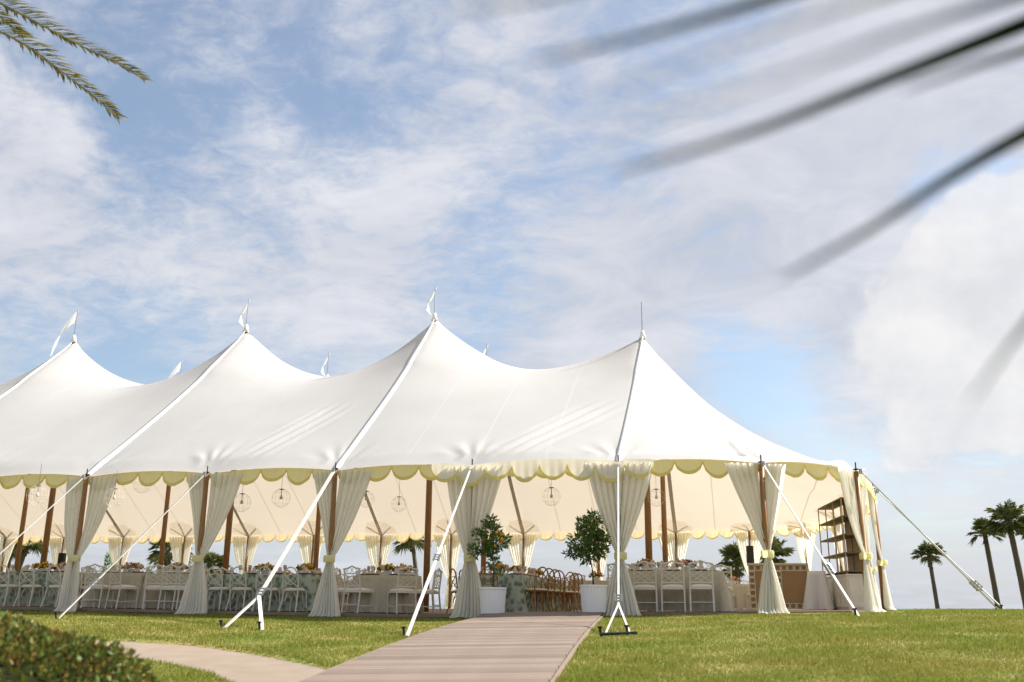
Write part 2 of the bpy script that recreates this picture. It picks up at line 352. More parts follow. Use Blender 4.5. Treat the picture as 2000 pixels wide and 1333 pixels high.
def axis(fine0, fine1, h, lo, hi):
    a = list(np.arange(fine0, fine1+1e-6, h)); st = h; x = fine1
    while x < hi: st *= 1.25; x += st; a.append(min(x, hi))
    st = h; x = fine0
    while x > lo: st *= 1.25; x -= st; a.insert(0, max(x, lo))
    return np.array(a)
gx = axis(-13, 9, .16, -400, 400); gy = axis(-14, 3, .14, -60, 500)
GX, GY = np.meshgrid(gx, gy); GZ = ground(GX, GY)
GZ = GZ + .012*np.sin(GX*2.1+np.sin(GY*1.7))*np.sin(GY*1.9+1)
GZ = np.where(inside(POLY, GX, GY), GZ-.07, GZ)
nx, ny = len(gx), len(gy)
I = (np.arange(ny-1)[:, None]*nx+np.arange(nx-1)[None, :]).ravel()
q = np.c_[I, I+1, I+1+nx, I+nx]
lawn = bpy.data.objects.new('lawn', np_mesh('lawn', np.c_[GX.ravel(), GY.ravel(), GZ.ravel()], q.ravel(), 4, 'lawn_ground', True)); col.objects.link(lawn); tag(lawn, kind='structure')
sea = MB().add([(-9000, 60, -4.2), (9000, 60, -4.2), (9000, 15000, -4.2), (-9000, 15000, -4.2)], [(0, 1, 2, 3)]).build('sea', 'sea_water'); tag(sea, kind='structure')
# footpath
mb = MB(); n_ = len(PU)
for a, b in zip(PU, PL):
    for k in range(5):
        p_ = a+(b-a)*k/4; mb.v.append((p_[0], p_[1], float(ground(p_[0], p_[1]))-.03))
mb.f += [(i*5+k, i*5+k+1, (i+1)*5+k+1, (i+1)*5+k) for i in range(n_-1) for k in range(4)]
path = mb.build('footpath', 'concrete', smooth=True); tag(path, kind='structure')
# grass blades
def grass():
    rs = np.random.RandomState(3); n = 640000
    # sample by screen so that density follows visibility
    y0 = rs.rand(n); D = 5.2*(25/5.2)**y0; sx = rs.rand(n)*2300-150
    dx = fw[None, :]+rt[None, :]*((sx-1000)/F)[:, None]
    hd = dx[:, :2]/np.linalg.norm(dx[:, :2], axis=1)[:, None]
    X = CAM[0]+hd[:, 0]*D; Y = CAM[1]+hd[:, 1]*D
    keep = (Y < 1.0) | (X > 5.0) & (Y < 12)
    keep &= ~((X > -40) & (X < 5.0) & (Y > -.05)) & ~inside(POLY, X, Y) & ~in_walk(X, Y, .0) & (Y < 9)
    X, Y, D = X[keep], Y[keep], D[keep]; n = len(X)
    Z = ground(X, Y)+.012*np.sin(X*2.1+np.sin(Y*1.7))*np.sin(Y*1.9+1)
    h = (.014+.03*rs.rand(n))*(1+.45*np.sin(X*3.1+np.sin(Y*2.3)*2)*np.sin(Y*2.7+np.sin(X*1.9))); w = .0026+.00022*D; a = rs.rand(n)*6.283
    lx, ly = (rs.rand(n)-.5)*.05, (rs.rand(n)-.5)*.05
    cx, cy = np.cos(a)*w, np.sin(a)*w
    V = np.empty((n, 3, 3)); V[:, 0] = np.c_[X-cx, Y-cy, Z-.004]; V[:, 1] = np.c_[X+cx, Y+cy, Z-.004]; V[:, 2] = np.c_[X+lx, Y+ly, Z+h]
    me = np_mesh('grass', V.reshape(-1, 3), np.arange(n*3), 3, 'grass')
    o = bpy.data.objects.new('grass', me); col.objects.link(o); tag(o, 'short mown grass of the lawn in front of the tent', 'grass', kind='stuff')
grass()

# ------------------------------------------------------------------ boardwalk
def boardwalk():
    root = bpy.data.objects.new('boardwalk', None); col.objects.link(root); tag(root, kind='structure')
    L_ = np.linalg.norm(WB-WA); step = .143; k = 0; s_ = 0.0
    meshes = []
    for i in range(6):
        m = MB(); w = step-.004; n = 4
        m.box((0, 0, 0), (WHALF*2+rnd.uniform(-.012, .012), w, .028)); meshes.append(m)
    def deck_z(a):
        c = WA+wdir*a; zr = float(ground(*(c+wn_*WHALF))); zl = float(ground(*(c-wn_*WHALF))); z = (zr+zl)/2+.045
        if a < 1.6: z = z+(float(fz(c[0]))+.012-z)*float(ss(1-a/1.6))
        return z, zr, zl
    while s_ < L_:
        a = s_+step/2; c = WA+wdir*a; m = meshes[k % 6]; zc, zr, zl = deck_z(a)
        o = bpy.data.objects.new('plank', mesh_cache('plank%d' % (k % 6), m, 'plank')); col.objects.link(o); o.parent = root
        o.location = (c[0], c[1], zc+rnd.uniform(-.0008, .0008))
        o.rotation_euler = (math.atan((deck_z(a-.07)[0]-deck_z(a+.07)[0])/.14), -math.atan2(zr-zl, 2*WHALF), math.atan2(wn_[1], wn_[0])+rnd.uniform(-.0015, .0015))
        s_ += step; k += 1
    for sgn in (-1, 1):
        pts = [WA+wdir*a+wn_*sgn*(WHALF+.012) for a in np.linspace(.3, L_, 30)]
        e = MB(); vs = []
        for p_ in pts:
            z = float(ground(*p_))
            for o_, zz in ((0, -.03), (0, .05), (.022*sgn, .05), (.022*sgn, -.03)): vs.append((p_[0]+wn_[0]*o_, p_[1]+wn_[1]*o_, z+zz))
        e.add(vs, [(i*4+k_, i*4+(k_+1) % 4, (i+1)*4+(k_+1) % 4, (i+1)*4+k_) for i in range(29) for k_ in range(4)])
        e.build('edge_board', 'plank', root)
_mc = {}
def mesh_cache(key, m, mt, smooth=False):
    if key not in _mc: _mc[key] = m.mesh(key, mt, smooth)
    return _mc[key]
boardwalk()

# ------------------------------------------------------------------ tent outline
XL = -10*S
cap = [(2.62, .40), (4.45, 1.72), (5.2, 5.1), (5.5, 9.1), (5.2, 13.1), (4.45, 16.4), (2.62, 17.65)]
poles = [(j*S, 0.0) for j in range(-10, 1)] + cap + [(j*S, Y3) for j in range(0, -11, -1)] + [(XL-x, y) for x, y in cap[::-1]]
NP = len(poles); TC = np.array([XL/2, 9.0])
def eave_pt(i, u):
    a = np.array(poles[i]); b = np.array(poles[(i+1) % NP]); p_ = a+(b-a)*u
    return np.array([p_[0], p_[1], HE+.085*4*u*(1-u)])
NSEG = 12
OUT = np.array([eave_pt(i, k/NSEG) for i in range(NP) for k in range(NSEG)])
OUT2 = OUT[:, :2]
peaks = [(j*S, Y1, 7.04 if j in (0, -10) else 7.87) for j in range(0, -11, -2)] + [(j*S, Y2, 7.1 if j in (0, -10) else 7.75) for j in range(0, -11, -2)]
bands = []
for (x, y, z) in peaks: bands.append(((x, y, z), (x, 0.0 if y < 9 else Y3, HE)))
capbands = []
for i in range(NP):
    x, y = poles[i]
    if x > .1 or x < XL-.1:
        px_ = 0 if x > 0 else XL; pk = (px_, Y1, 7.04) if y < 9 else (px_, Y2, 7.1)
        capbands.append((pk, (x, y, HE)))
def solve_canopy():
    x0, x1, y0, y1 = XL-6.2, 6.2, -.6, 18.6
    Z = None; info = None
    for h, it in ((.6, 500), (.3, 500), (.15, 700)):
        nx_ = int(round((x1-x0)/h))+1; ny_ = int(round((y1-y0)/h))+1
        xs = x0+np.arange(nx_)*h; ys = y0+np.arange(ny_)*h; XX, YY = np.meshgrid(xs, ys)
        ins = inside(OUT2, XX, YY)
        if Z is None: Zn = np.full(XX.shape, 4.5)
        else: Zn = bil(info, XX, YY)
        fixed = ~ins; Zf = np.where(ins, 0, HE+.03)
        wsoft = np.zeros(XX.shape); zsoft = np.zeros(XX.shape)
        def line(a, b, zfun, w):
            n = int(np.hypot(b[0]-a[0], b[1]-a[1])/h*2)+2
            for k in range(n+1):
                u = k/n; x = a[0]+(b[0]-a[0])*u; y = a[1]+(b[1]-a[1])*u
                i = int(round((x-x0)/h)); j = int(round((y-y0)/h))
                if 0 <= i < nx_ and 0 <= j < ny_ and ins[j, i]: wsoft[j, i] = w; zsoft[j, i] = zfun(u)
        for rows in (0, 6):
            for k in range(5):
                a, b = peaks[rows+k], peaks[rows+k+1]
                line(a, b, lambda u, a=a, b=b: 6.22+((a[2]-6.22)*(1-u)**2*0 + ((a[2] if u < .5 else b[2])-6.22)*abs(2*u-1)**1.75), .9)
        for k in range(6):
            a, b = peaks[k], peaks[k+6]
            line(a, b, lambda u, a=a, b=b: 6.1+((a[2] if u < .5 else b[2])-6.1)*abs(2*u-1)**1.75, .9)
        for a, b in bands: line(a, b, lambda u, a=a, b=b: a[2]+(b[2]-a[2])*u-.22*math.sin(math.pi*u)**1.0*(1-u*.5), .95)
        for a, b in capbands: line(a, b, lambda u, a=a, b=b: a[2]+(b[2]-a[2])*u-.85*math.sin(math.pi*u)*(1-.35*u), .35)
        for a in peaks:
            i = int(round((a[0]-x0)/h)); j = int(round((a[1]-y0)/h)); fixed[j, i] = True; Zf[j, i] = a[2]
        for _ in range(it):
            Zn = np.where(fixed, Zf, Zn)
            av = Zn.copy(); av[1:-1, 1:-1] = (Zn[:-2, 1:-1]+Zn[2:, 1:-1]+Zn[1:-1, :-2]+Zn[1:-1, 2:])/4
            Zn = av*(1-wsoft)+zsoft*wsoft
        Zn = np.where(fixed, Zf, Zn); Z = Zn; info = (Z, x0, y0, h)
    # soften the creases a little
    for _ in range(2):
        av = Z.copy(); av[1:-1, 1:-1] = (Z[:-2, 1:-1]+Z[2:, 1:-1]+Z[1:-1, :-2]+Z[1:-1, 2:])/4
        Z = np.where(fixed, Z, .5*Z+.5*av)
    return (Z, x0, y0, h)
def bil(info, X, Y):
    Z, x0, y0, h = info; u = np.clip((np.asarray(X)-x0)/h, 0, Z.shape[1]-1.001); v = np.clip((np.asarray(Y)-y0)/h, 0, Z.shape[0]-1.001)
    i = u.astype(int); j = v.astype(int); a = u-i; b = v-j
    return Z[j, i]*(1-a)*(1-b)+Z[j, i+1]*a*(1-b)+Z[j+1, i]*(1-a)*b+Z[j+1, i+1]*a*b
CAN = solve_canopy()
def slope_hit(x, y):
    d = pix_dir(x, y)
    for t in np.arange(15, 40, .03):
        P = CAM+d*t
        if P[1] > .05 and P[2] < float(bil(CAN, P[0], P[1])): return P
    return CAM+d*20
WR = []
for (a, b, n_, sp, amp) in (((470, 900), (690, 782), 3, .27, .036), ((975, 893), (1222, 778), 3, .27, .042), ((1035, 850), (1165, 788), 2, .24, .026), ((540, 850), (655, 790), 2, .24, .024),
                            ((1478, 902), (1418, 848), 2, .30, .03), ((1320, 862), (1410, 890), 3, .2, .012), 
                            ((800, 740), (1010, 730), 1, .3, .0), ((150, 765), (270, 752), 1, .3, .014), ((545, 742), (650, 735), 1, .3, .014)):
    A, B = slope_hit(*a), slope_hit(*b); WR.append((A[:2], B[:2], n_, sp, amp))
def wrinkle(X, Y):
    z = np.zeros_like(X)
    for A, B, n_, sp, amp in WR:
        d = B-A; L_ = np.linalg.norm(d); d = d/L_; nn = np.array([-d[1], d[0]])
        a = ((X-A[0])*d[0]+(Y-A[1])*d[1])/L_; b = (X-A[0])*nn[0]+(Y-A[1])*nn[1]
        win = ss(a/.25)*ss((1-a)/.35); env = np.exp(-(b/(sp*n_*.5))**4)
        z += amp*win*env*np.cos(2*np.pi*b/sp)
    for i, (px_, py_) in enumerate(poles):
        r_ = np.hypot(X-px_, Y-py_)
        if np.min(r_) > 2.5: continue
        th = np.arctan2(Y-py_, X-px_); z += .016*np.exp(-((r_-.45)/.42)**2)*np.cos(th*13+i*1.7+.6*np.sin(th*3+i))
    return z
def eave_blend(VX, VY):
    nb = len(OUT); dm = np.full(np.shape(VX), 9.0); ez = np.full(np.shape(VX), HE)
    for i in range(nb):
        a = OUT[i]; b = OUT[(i+1) % nb]; d = (b-a)[:2]; u = np.clip(((VX-a[0])*d[0]+(VY-a[1])*d[1])/(d@d), 0, 1)
        dd = np.hypot(VX-a[0]-u*d[0], VY-a[1]-u*d[1]); m_ = dd < dm; ez = np.where(m_, a[2]+(b[2]-a[2])*u, ez); dm = np.minimum(dm, dd)
    return dm, ez
def surf_z(VX, VY):
    VX = np.asarray(VX, float); VY = np.asarray(VY, float)
    VZ = bil(CAN, VX, VY)+wrinkle(VX, VY); dm, ez = eave_blend(VX, VY)
    w = ss(1-dm/.5); z = VZ*(1-w)+w*(ez+dm*.72)
    return np.where(dm < 1e-3, ez, z)
def can_z(X, Y): return float(bil(CAN, X, Y))

tent = thing('sailcloth_tent', 'long white sailcloth tent with pointed peaks, wooden poles and scalloped eaves', 'tent', (XL/2, 9, 0))
TOFF = np.array([XL/2, 9.0, 0.0])
def tpart(mb, name, m, smooth=False, parent=None):
    mb.v = [(a-TOFF[0], b-TOFF[1], c) for a, b, c in mb.v]
    return mb.build(name, m, parent or tent, smooth)
def build_canopy():
    pts = [tuple(p_) for p_ in OUT2]; nb = len(pts)
    hh = .17; xs = np.arange(XL-6, 6, hh); ys = np.arange(-.2, 18.3, hh*.87)
    XX, YY = np.meshgrid(xs, ys); XX = XX+(np.arange(len(ys)) % 2)[:, None]*hh/2
    fx, fy = np.meshgrid(np.arange(-11.5, 4.2, .065), np.arange(.3, 4.6, .065)); 
    X = XX.ravel(); Y = YY.ravel(); k = ~((X > -11.6) & (X < 4.3) & (Y > .2) & (Y < 4.7))
    X = np.r_[X[k], fx.ravel()]; Y = np.r_[Y[k], fy.ravel()]
    k = inside(OUT2, X, Y); X, Y = X[k], Y[k]
    # keep a margin from the outline
    dm = np.full(len(X), 9.0)
    for i in range(nb):
        a = OUT2[i]; b = OUT2[(i+1) % nb]; d = b-a; u = np.clip(((X-a[0])*d[0]+(Y-a[1])*d[1])/(d@d), 0, 1)
        dm = np.minimum(dm, np.hypot(X-a[0]-u*d[0], Y-a[1]-u*d[1]))
    k = dm > .06; X, Y = X[k], Y[k]
    for (x, y, z) in peaks:
        k = np.hypot(X-x, Y-y) > .09; X, Y = X[k], Y[k]
    px_ = np.array([p_[0] for p_ in peaks]); py_ = np.array([p_[1] for p_ in peaks])
    X = np.r_[X, px_]; Y = np.r_[Y, py_]
    verts = [Vector(p_) for p_ in pts]+[Vector((a, b)) for a, b in zip(X, Y)]
    vo, eo, fo, ov, _, _ = delaunay_2d_cdt(verts, [(i, (i+1) % nb) for i in range(nb)], [], 1, 1e-5)
    VX = np.array([v.x for v in vo]); VY = np.array([v.y for v in vo])
    VZ = surf_z(VX, VY)
    me = bpy.data.meshes.new('canopy'); me.from_pydata([(a-TOFF[0], b-TOFF[1], c) for a, b, c in zip(VX, VY, VZ)], [], [tuple(f) for f in fo])
    me.materials.append(MATS['sailcloth']); me.polygons.foreach_set('use_smooth', [True]*len(me.polygons)); me.update()
    o = bpy.data.objects.new('canopy', me); col.objects.link(o); o.parent = tent
build_canopy()
def strip_on_canopy(a, b, w, off, n=36, u0=0.0, u1=1.0, taper=None):
    m = MB(); a = np.array(a[:2], float); b = np.array(b[:2], float); d = (b-a)/np.linalg.norm(b-a); nn = np.array([-d[1], d[0]])
    vs = []
    for k in range(n+1):
        u = u0+(u1-u0)*(k/n)**1.3; c = a+(b-a)*u; ww = w*(taper(u) if taper else 1)
        for s_, o_ in ((-1, -.01), (-.8, off), (.8, off), (1, -.01)):
            p_ = c+nn*s_*ww; vs.append((p_[0], p_[1], o_))
    A_ = np.array(vs); A_[:, 2] += surf_z(A_[:, 0], A_[:, 1]); vs = [tuple(q_) for q_ in A_]
    return m.add(vs, [(i*4+k, i*4+k+1, (i+1)*4+k+1, (i+1)*4+k) for i in range(n) for k in range(3)])
for a, b in bands: tpart(strip_on_canopy(a, b, .066, .03, u0=.005, u1=.995, taper=lambda u: .35+.65*min(1, u*4)), 'ridge_strap', 'strap_web', True)
# half-round reinforcement patches with webbing at the eave poles
def inward(i):
    p_ = np.array(poles[i]); a = np.array(poles[(i-1) % NP]); b = np.array(poles[(i+1) % NP]); t = (b-a)/np.linalg.norm(b-a)
    return t, np.array([-t[1], t[0]])
VIS = [i for i in range(NP) if poles[i][0] > XL-.1]
for i in VIS:
    t, nn = inward(i); p_ = np.array(poles[i]); m = MB(); vs = []
    rr = .62
    for r in (0, .35, .7, 1.0):
        for k in range(15):
            q_ = math.pi*(k+.0)/14; sc = 1+(.06*abs(math.sin(q_*5)) if r == 1 else 0)
            c = p_+(t*math.cos(q_)+nn*math.sin(q_))*rr*r*sc+nn*.03
            vs.append((c[0], c[1], -.01))
    A_ = np.array(vs); A_[:, 2] += surf_z(A_[:, 0], A_[:, 1]); vs = [tuple(q_) for q_ in A_]
    m.add(vs, [(a*15+k, a*15+k+1, (a+1)*15+k+1, (a+1)*15+k) for a in range(3) for k in range(14)])
    pt = tpart(m, 'reinforcement_patch', 'patch_cloth', True)
    for q_ in (35, 90, 145):
        d = t*math.cos(R(q_))+nn*math.sin(R(q_)); e = p_+d*.6; m = MB(); vs = []; pr = np.array([-d[1], d[0]])
        for k in range(5):
            for s_ in (-1, 1):
                c = p_+d*(.05+.55*k/4)+pr*s_*.03; vs.append((c[0], c[1], float(surf_z(c[0], c[1]))-.022))
        m.add(vs, [(2*k, 2*k+1, 2*k+3, 2*k+2) for k in range(4)]); tpart(m, 'webbing', 'strap_web', False, None)
# poles
for i in VIS:
    x, y = poles[i]; zf = float(fz(x)) if x < 5 else float(ground(x, y)); zf = min(zf, .2)-.02
    m = MB().tube([(x, y, zf), (x, y, 1.5), (x, y, HE-.02)], [.052, .055, .048], 10); tpart(m, 'side_pole', 'pole_wood', True)
    m = MB().tube([(x, y, HE-.06), (x, y, HE+.16)], .013, 6); m.lathe([(.0, -.01), (.05, -.01), (.05, .012), (0, .012)], 10, (x, y, HE+.02)); tpart(m, 'pole_spike', 'dark_metal')
for (x, y, z) in peaks:
    zf = float(fz(x)); top = z-.08
    m = MB().tube([(x, y, zf-.01), (x, y, 2.0), (x, y, top)], [.085, .085, .06], 12); cp = tpart(m, 'center_pole', 'pole_wood', True)
    m = MB().lathe([(0, .14), (.045, .12), (.06, .03), (.10, -.10), (.0, -.10)], 12, (x, y, z)); tpart(m, 'peak_cap', 'strap_web', True)
def flag(x, y, z, kind):
    m = MB().tube([(x, y, z-.05), (x, y, z+.92)], [.016, .012], 6); fp = tpart(m, 'flag_pole', 'steel')
    if kind == 'bare': return
    def fly(u, v):
        # pennant: u along, v across
        hgt = .44*(1-u)*(v-.5)+.0
        L_ = {'fly': 1.25, 'limp': .62, 'limp2': .5}[kind]
        if kind == 'fly': px_, pz = -L_*.62*u, -L_*.95*u**1.5
        else: px_, pz = -.20*math.sin(u*2.6), -L_*u
        return (x+px_-.01+(hgt*.25 if kind == 'fly' else .16*(v-.5)*(1-u)), y+.09*math.sin(u*7+v*2)*u, z+.72+pz+hgt*(1 if kind == 'fly' else .9))
    m = MB().grid(fly, 16, 4); tpart(m, 'pennant', 'flag_cloth', True)
for k, (x, y, z) in enumerate(peaks):
    j = -2*(k % 6)
    if y < 9: kd = {0: 'bare', -2: 'limp', -4: 'limp', -6: 'fly'}.get(j, 'fly')
    else: kd = {0: 'bare', -2: 'limp2', -4: 'limp', -6: 'fly'}.get(j, 'limp')
    flag(x, y, z, kd)
# valances
def valance(pts, nsc, m1, m2, drop=.36, outw=.03, band=.13, name='valance'):
    pts = np.array(pts, float); d = np.r_[0, np.cumsum(np.linalg.norm(np.diff(pts[:, :2], axis=0), axis=1))]
    s0 = pts[0][0]*3.7; nu = nsc*12; m = MB(); tr = MB(); vs = []; tv = []
    cen = np.array([np.clip(pts[:, 0].mean(), XL, 0), 9.0])
    for k in range(nu+1):
        s_ = d[-1]*k/nu; p_ = np.array([np.interp(s_, d, pts[:, q_]) for q_ in range(3)])
        t = np.array([np.interp(min(s_+.05, d[-1]), d, pts[:, q_])-np.interp(max(s_-.05, 0), d, pts[:, q_]) for q_ in range(2)]); t /= np.linalg.norm(t)
        nn = np.array([t[1], -t[0]]); 
        if nn@(p_[:2]-cen) < 0: nn = -nn
        ph = (k/12) % 1.0; sc = math.sin(math.pi*ph)**.55 if 0 < ph < 1 else 0
        vary = 1+.09*math.sin(int(k/12)*2.7+s0)+.05*math.sin(int(k/12)*5.1); h = band+(drop*vary-band)*sc; bul = .05*math.sin(math.pi*ph)+.012*math.sin(k*1.7)
        for v in (0, .3, .65, 1.0):
            o_ = outw+bul*v; vs.append((p_[0]+nn[0]*o_, p_[1]+nn[1]*o_, p_[2]+.015-h*v))
        o_ = outw+bul+.006
        tv.append((p_[0]+nn[0]*o_, p_[1]+nn[1]*o_, p_[2]+.015-h+.062)); tv.append((p_[0]+nn[0]*(o_+.004), p_[1]+nn[1]*(o_+.004), p_[2]+.015-h-.006))
    m.add(vs, [(k*4+v, k*4+v+1, k*4+5+v, k*4+4+v) for k in range(nu) for v in range(3)])
    tr.add(tv, [(2*k, 2*k+1, 2*k+3, 2*k+2) for k in range(nu)])
    o = tpart(m, name, m1, True); tpart(tr, 'trim', m2, True, o)
for i in VIS:
    if poles[(i+1) % NP][0] < XL-.1: continue
    seg = [eave_pt(i, u) for u in np.linspace(0, 1, 9)]
    near = poles[i][1] < 4 and poles[(i+1) % NP][1] < 4
    L_ = np.linalg.norm(np.array(poles[i])-np.array(poles[(i+1) % NP]))
    valance(seg, max(3, int(round(L_/.56))), 'yellow_cloth' if near else 'valance_cream', 'trim_yellow', outw=(-.15 if near else .02), drop=(.32 if near else .34), band=(.075 if near else .13))
xa, xb = X_at(847, 0, 920), X_at(1276, 0, 915)
ent = [np.array([x, -.05, HE+.085*4*((x/S) % 1)*(1-(x/S) % 1)]) for x in np.linspace(xa, min(xb, 0), 40)]
if xb > 0: ent += [np.array([x, .40*x/2.62-.05, HE+.05]) for x in np.linspace(.1, xb, 6)]
valance(ent, 8, 'valance_white', 'trim_yellow', drop=.40, outw=.09, band=.16, name='entrance_valance')

# ------------------------------------------------------------------ deck
def deck():
    m = MB(); n = 60; top = []; ins_ = .12
    xs = list(np.linspace(XL-2, 5.3, 60)); vs = []
    def yr(x):
        if x > 0:
            yn = np.interp(x, [0, 2.62, 4.45, 5.3], [0, .4, 1.72, 5.1]); yf = np.interp(x, [0, 2.62, 4.45, 5.3], [18.0, 17.65, 16.4, 13.1])
        else: yn, yf = 0, 18.0
        return yn+ins_, yf-ins_
    for x in xs:
        a, b = yr(x); z = float(fz(x))
        for k in range(7): vs.append((x, a+(b-a)*k/6, z))
    N7 = 7; f = [(i*N7+k, (i+1)*N7+k, (i+1)*N7+k+1, i*N7+k+1) for i in range(len(xs)-1) for k in range(6)]
    m.add(vs, f); o = m.build('tent_floor', 'deck_wood'); tag(o, kind='structure')
    e = MB(); vs = []
    for x in xs:
        a, b = yr(x); z = float(fz(x)); vs += [(x, a-.025, z+.004), (x, a-.025, z-.05), (x, a+.01, z+.004)]
    e.add(vs, [(i*3+0, (i+1)*3+0, (i+1)*3+1, i*3+1) for i in range(len(xs)-1)]+[(i*3+0, i*3+2, (i+1)*3+2, (i+1)*3+0) for i in range(len(xs)-1)])
    e.build('edge_board', 'plank', o)
    s2 = MB(); vs = []
    for x in xs:
        a, b = yr(x); z = float(fz(x)); vs += [(x, a+.03, z-.05), (x, a+.03, z-.3)]
    s2.add(vs, [(i*2, (i+1)*2, (i+1)*2+1, i*2+1) for i in range(len(xs)-1)]); s2.build('skirt', 'soil', o)
deck()

# ------------------------------------------------------------------ drapes
def drape_mesh(seed, wl, wr, cover, fullness=1.0, zb=0.0):
    r = random.Random(seed); out = []
    tie = .385   # v where tied (from bottom, z/HE)
    for side in (-1, 1):
        w = wl if side < 0 else wr; m = MB(); nf = 4 if w < .55 else 5; ph = r.random()*6; ph2 = r.random()*6
        lean = r.uniform(-.05, .05); wv = r.uniform(.0, .05); tl = r.random()*6
        def fn(u, v, side=side, w=w, nf=nf, ph=ph, ph2=ph2):
            z = HE*(1-v); tv = 1-z/HE; vt = 1-tie
            inner_top = -.03 if cover else .075
            if v < vt:
                a = v/vt; s_ = (1-a)**.9; ins_ = inner_top*(1-a)+(-.02)*a
                outer = .085+(w-.085)*s_+.03*math.sin(a*math.pi)*(1 if not cover else 2)
                y = (.055 if not cover else -.075)*(1-a**3)+(-.05)*a**3; amp = (.042*(1-a)+.014*a)*fullness
            else:
                a = (v-vt)/(1-vt); ins_ = -.02-.03*a; outer = .085+.17*a**.8*fullness+.09*max(0, a-.9)*6*.5
                y = -.05-.045*a; amp = (.014+.05*a)*fullness
                if a > .93: y -= (a-.93)*1.1
            x = ins_+(outer-ins_)*u
            q_ = nf*u*2*math.pi+ph+.5*math.sin(v*5+ph2); yy = y+1.25*amp*math.sin(q_)+.3*amp*math.sin(2.3*q_+ph2+v*3)
            x += .25*amp*math.cos(q_)+wv*math.sin(v*6+tl)*u*(1-abs(v-.35))
            zz = z if v < .98 else z+.012*math.sin(q_*1.3)+.01
            if v == 0: zz = HE-.005
            return (side*x+lean*math.sin(v*math.pi), yy, max(zz, zb+.004))
        m.grid(fn, nf*14, 44); out.append(m)
    t = MB(); zt = HE*tie
    prof = []
    for k in range(18):
        pass
    t.lathe([(.105, -.065), (.118, -.03), (.112, .0), (.12, .035), (.105, .07)], 20, (0, -.045, zt), .05, 7)
    return out, t
SPECS = {'a': (1, .52, .68, False), 'b': (5, .50, .74, False), 'c': (9, .55, .66, True), 'd': (14, .66, .50, False)}
DM = {}
for k, (sd_, wl, wr, cv) in SPECS.items():
    o_, t_ = drape_mesh(sd_, wl, wr, cv, 1.3 if cv else 1.0)
    DM[k] = (o_[0].mesh('drape_panel', 'drape_cloth', True), o_[1].mesh('drape_panel', 'drape_cloth', True), t_.mesh('tie_band', 'trim_yellow' if False else 'yellow_cloth', True))
def fresh(kind, seed):
    sd_, wl, wr, cv = SPECS[kind]; r = random.Random(seed); o_, t_ = drape_mesh(seed, wl*r.uniform(.92, 1.1), wr*r.uniform(.92, 1.08), cv, (1.3 if cv else 1.0)*r.uniform(.85, 1.2))
    return (o_[0].mesh('drape_panel', 'drape_cloth', True), o_[1].mesh('drape_panel', 'drape_cloth', True), t_.mesh('tie_band', 'yellow_cloth', True))
def drape(i, kind, label, group=None):
    t, nn = inward(i); x, y = poles[i]; out = -nn
    rz = math.atan2(out[1], out[0])+math.pi/2
    z = min(float(ground(x+out[0]*.15, y+out[1]*.15)), float(fz(x))) if y < 5 else float(fz(x))
    root = thing('drape', label, 'curtain', (x, y, z), rz, group)
    sc = (HE-z)/HE
    for nm, me in zip(('drape_panel', 'drape_panel', 'tie_band'), fresh(kind, 100+i) if (y < 6) else DM[kind]):
        o = bpy.data.objects.new(nm, me); col.objects.link(o); o.parent = root
    root.scale = (1, 1, sc)
near_lab = {-6: None, -5: None, -4: 'white drape with yellow tie behind the long clipped hedge',
            -3: 'white drape with yellow tie between the beige table and the leaf print table',
            -2: 'white drape with yellow tie beside the forked guy strap',
            -1: 'full white entrance drape with yellow tie beside the orange tree pot',
            0: 'full white entrance drape with yellow tie beside the pot without oranges'}
for i in VIS:
    x, y = poles[i]; j = int(round(x/S))
    if y == 0:
        if j < -5: continue
        drape(i, {-4: 'a', -3: 'b', -2: 'b', -1: 'c', 0: 'c'}.get(j, 'a'), near_lab.get(j) or 'white drape with yellow tie at the tent pole beyond the hedge', 'drapes along the front eave')
    elif x > .1:
        k = cap.index((x, y)) if (x, y) in cap else 0
        drape(i, 'd', ['white drape with yellow tie standing before the rattan bar', 'sunlit white drape with yellow tie at the rounded tent corner next to the tall shelf', 'narrow sunlit drape with yellow tie on the outermost end pole',
                       'white drape on the middle pole of the tent end', 'white drape on the rear pole of the tent end behind the shelf', 'cream drape on the back corner pole behind the rattan bar', 'cream drape on the back pole beside the black speaker'][k], 'drapes around the tent end')
    else:
        drape(i, 'ab'[j % 2], 'backlit cream rear drape '+{0: 'behind the long beige table', -1: 'behind the green potted tree', -2: 'behind the second entrance table', -3: 'behind the strap beside the boardwalk', -4: 'behind the round beige table', -5: 'behind the drape with the forked strap', -6: 'behind the leaf print table with forked strap', -7: 'behind the beige table between two drapes', -8: 'behind the slim cypress', -9: 'behind the black loudspeaker by the hedge side'}.get(j, 'at the far end of the rear eave'), 'drapes along the rear eave')

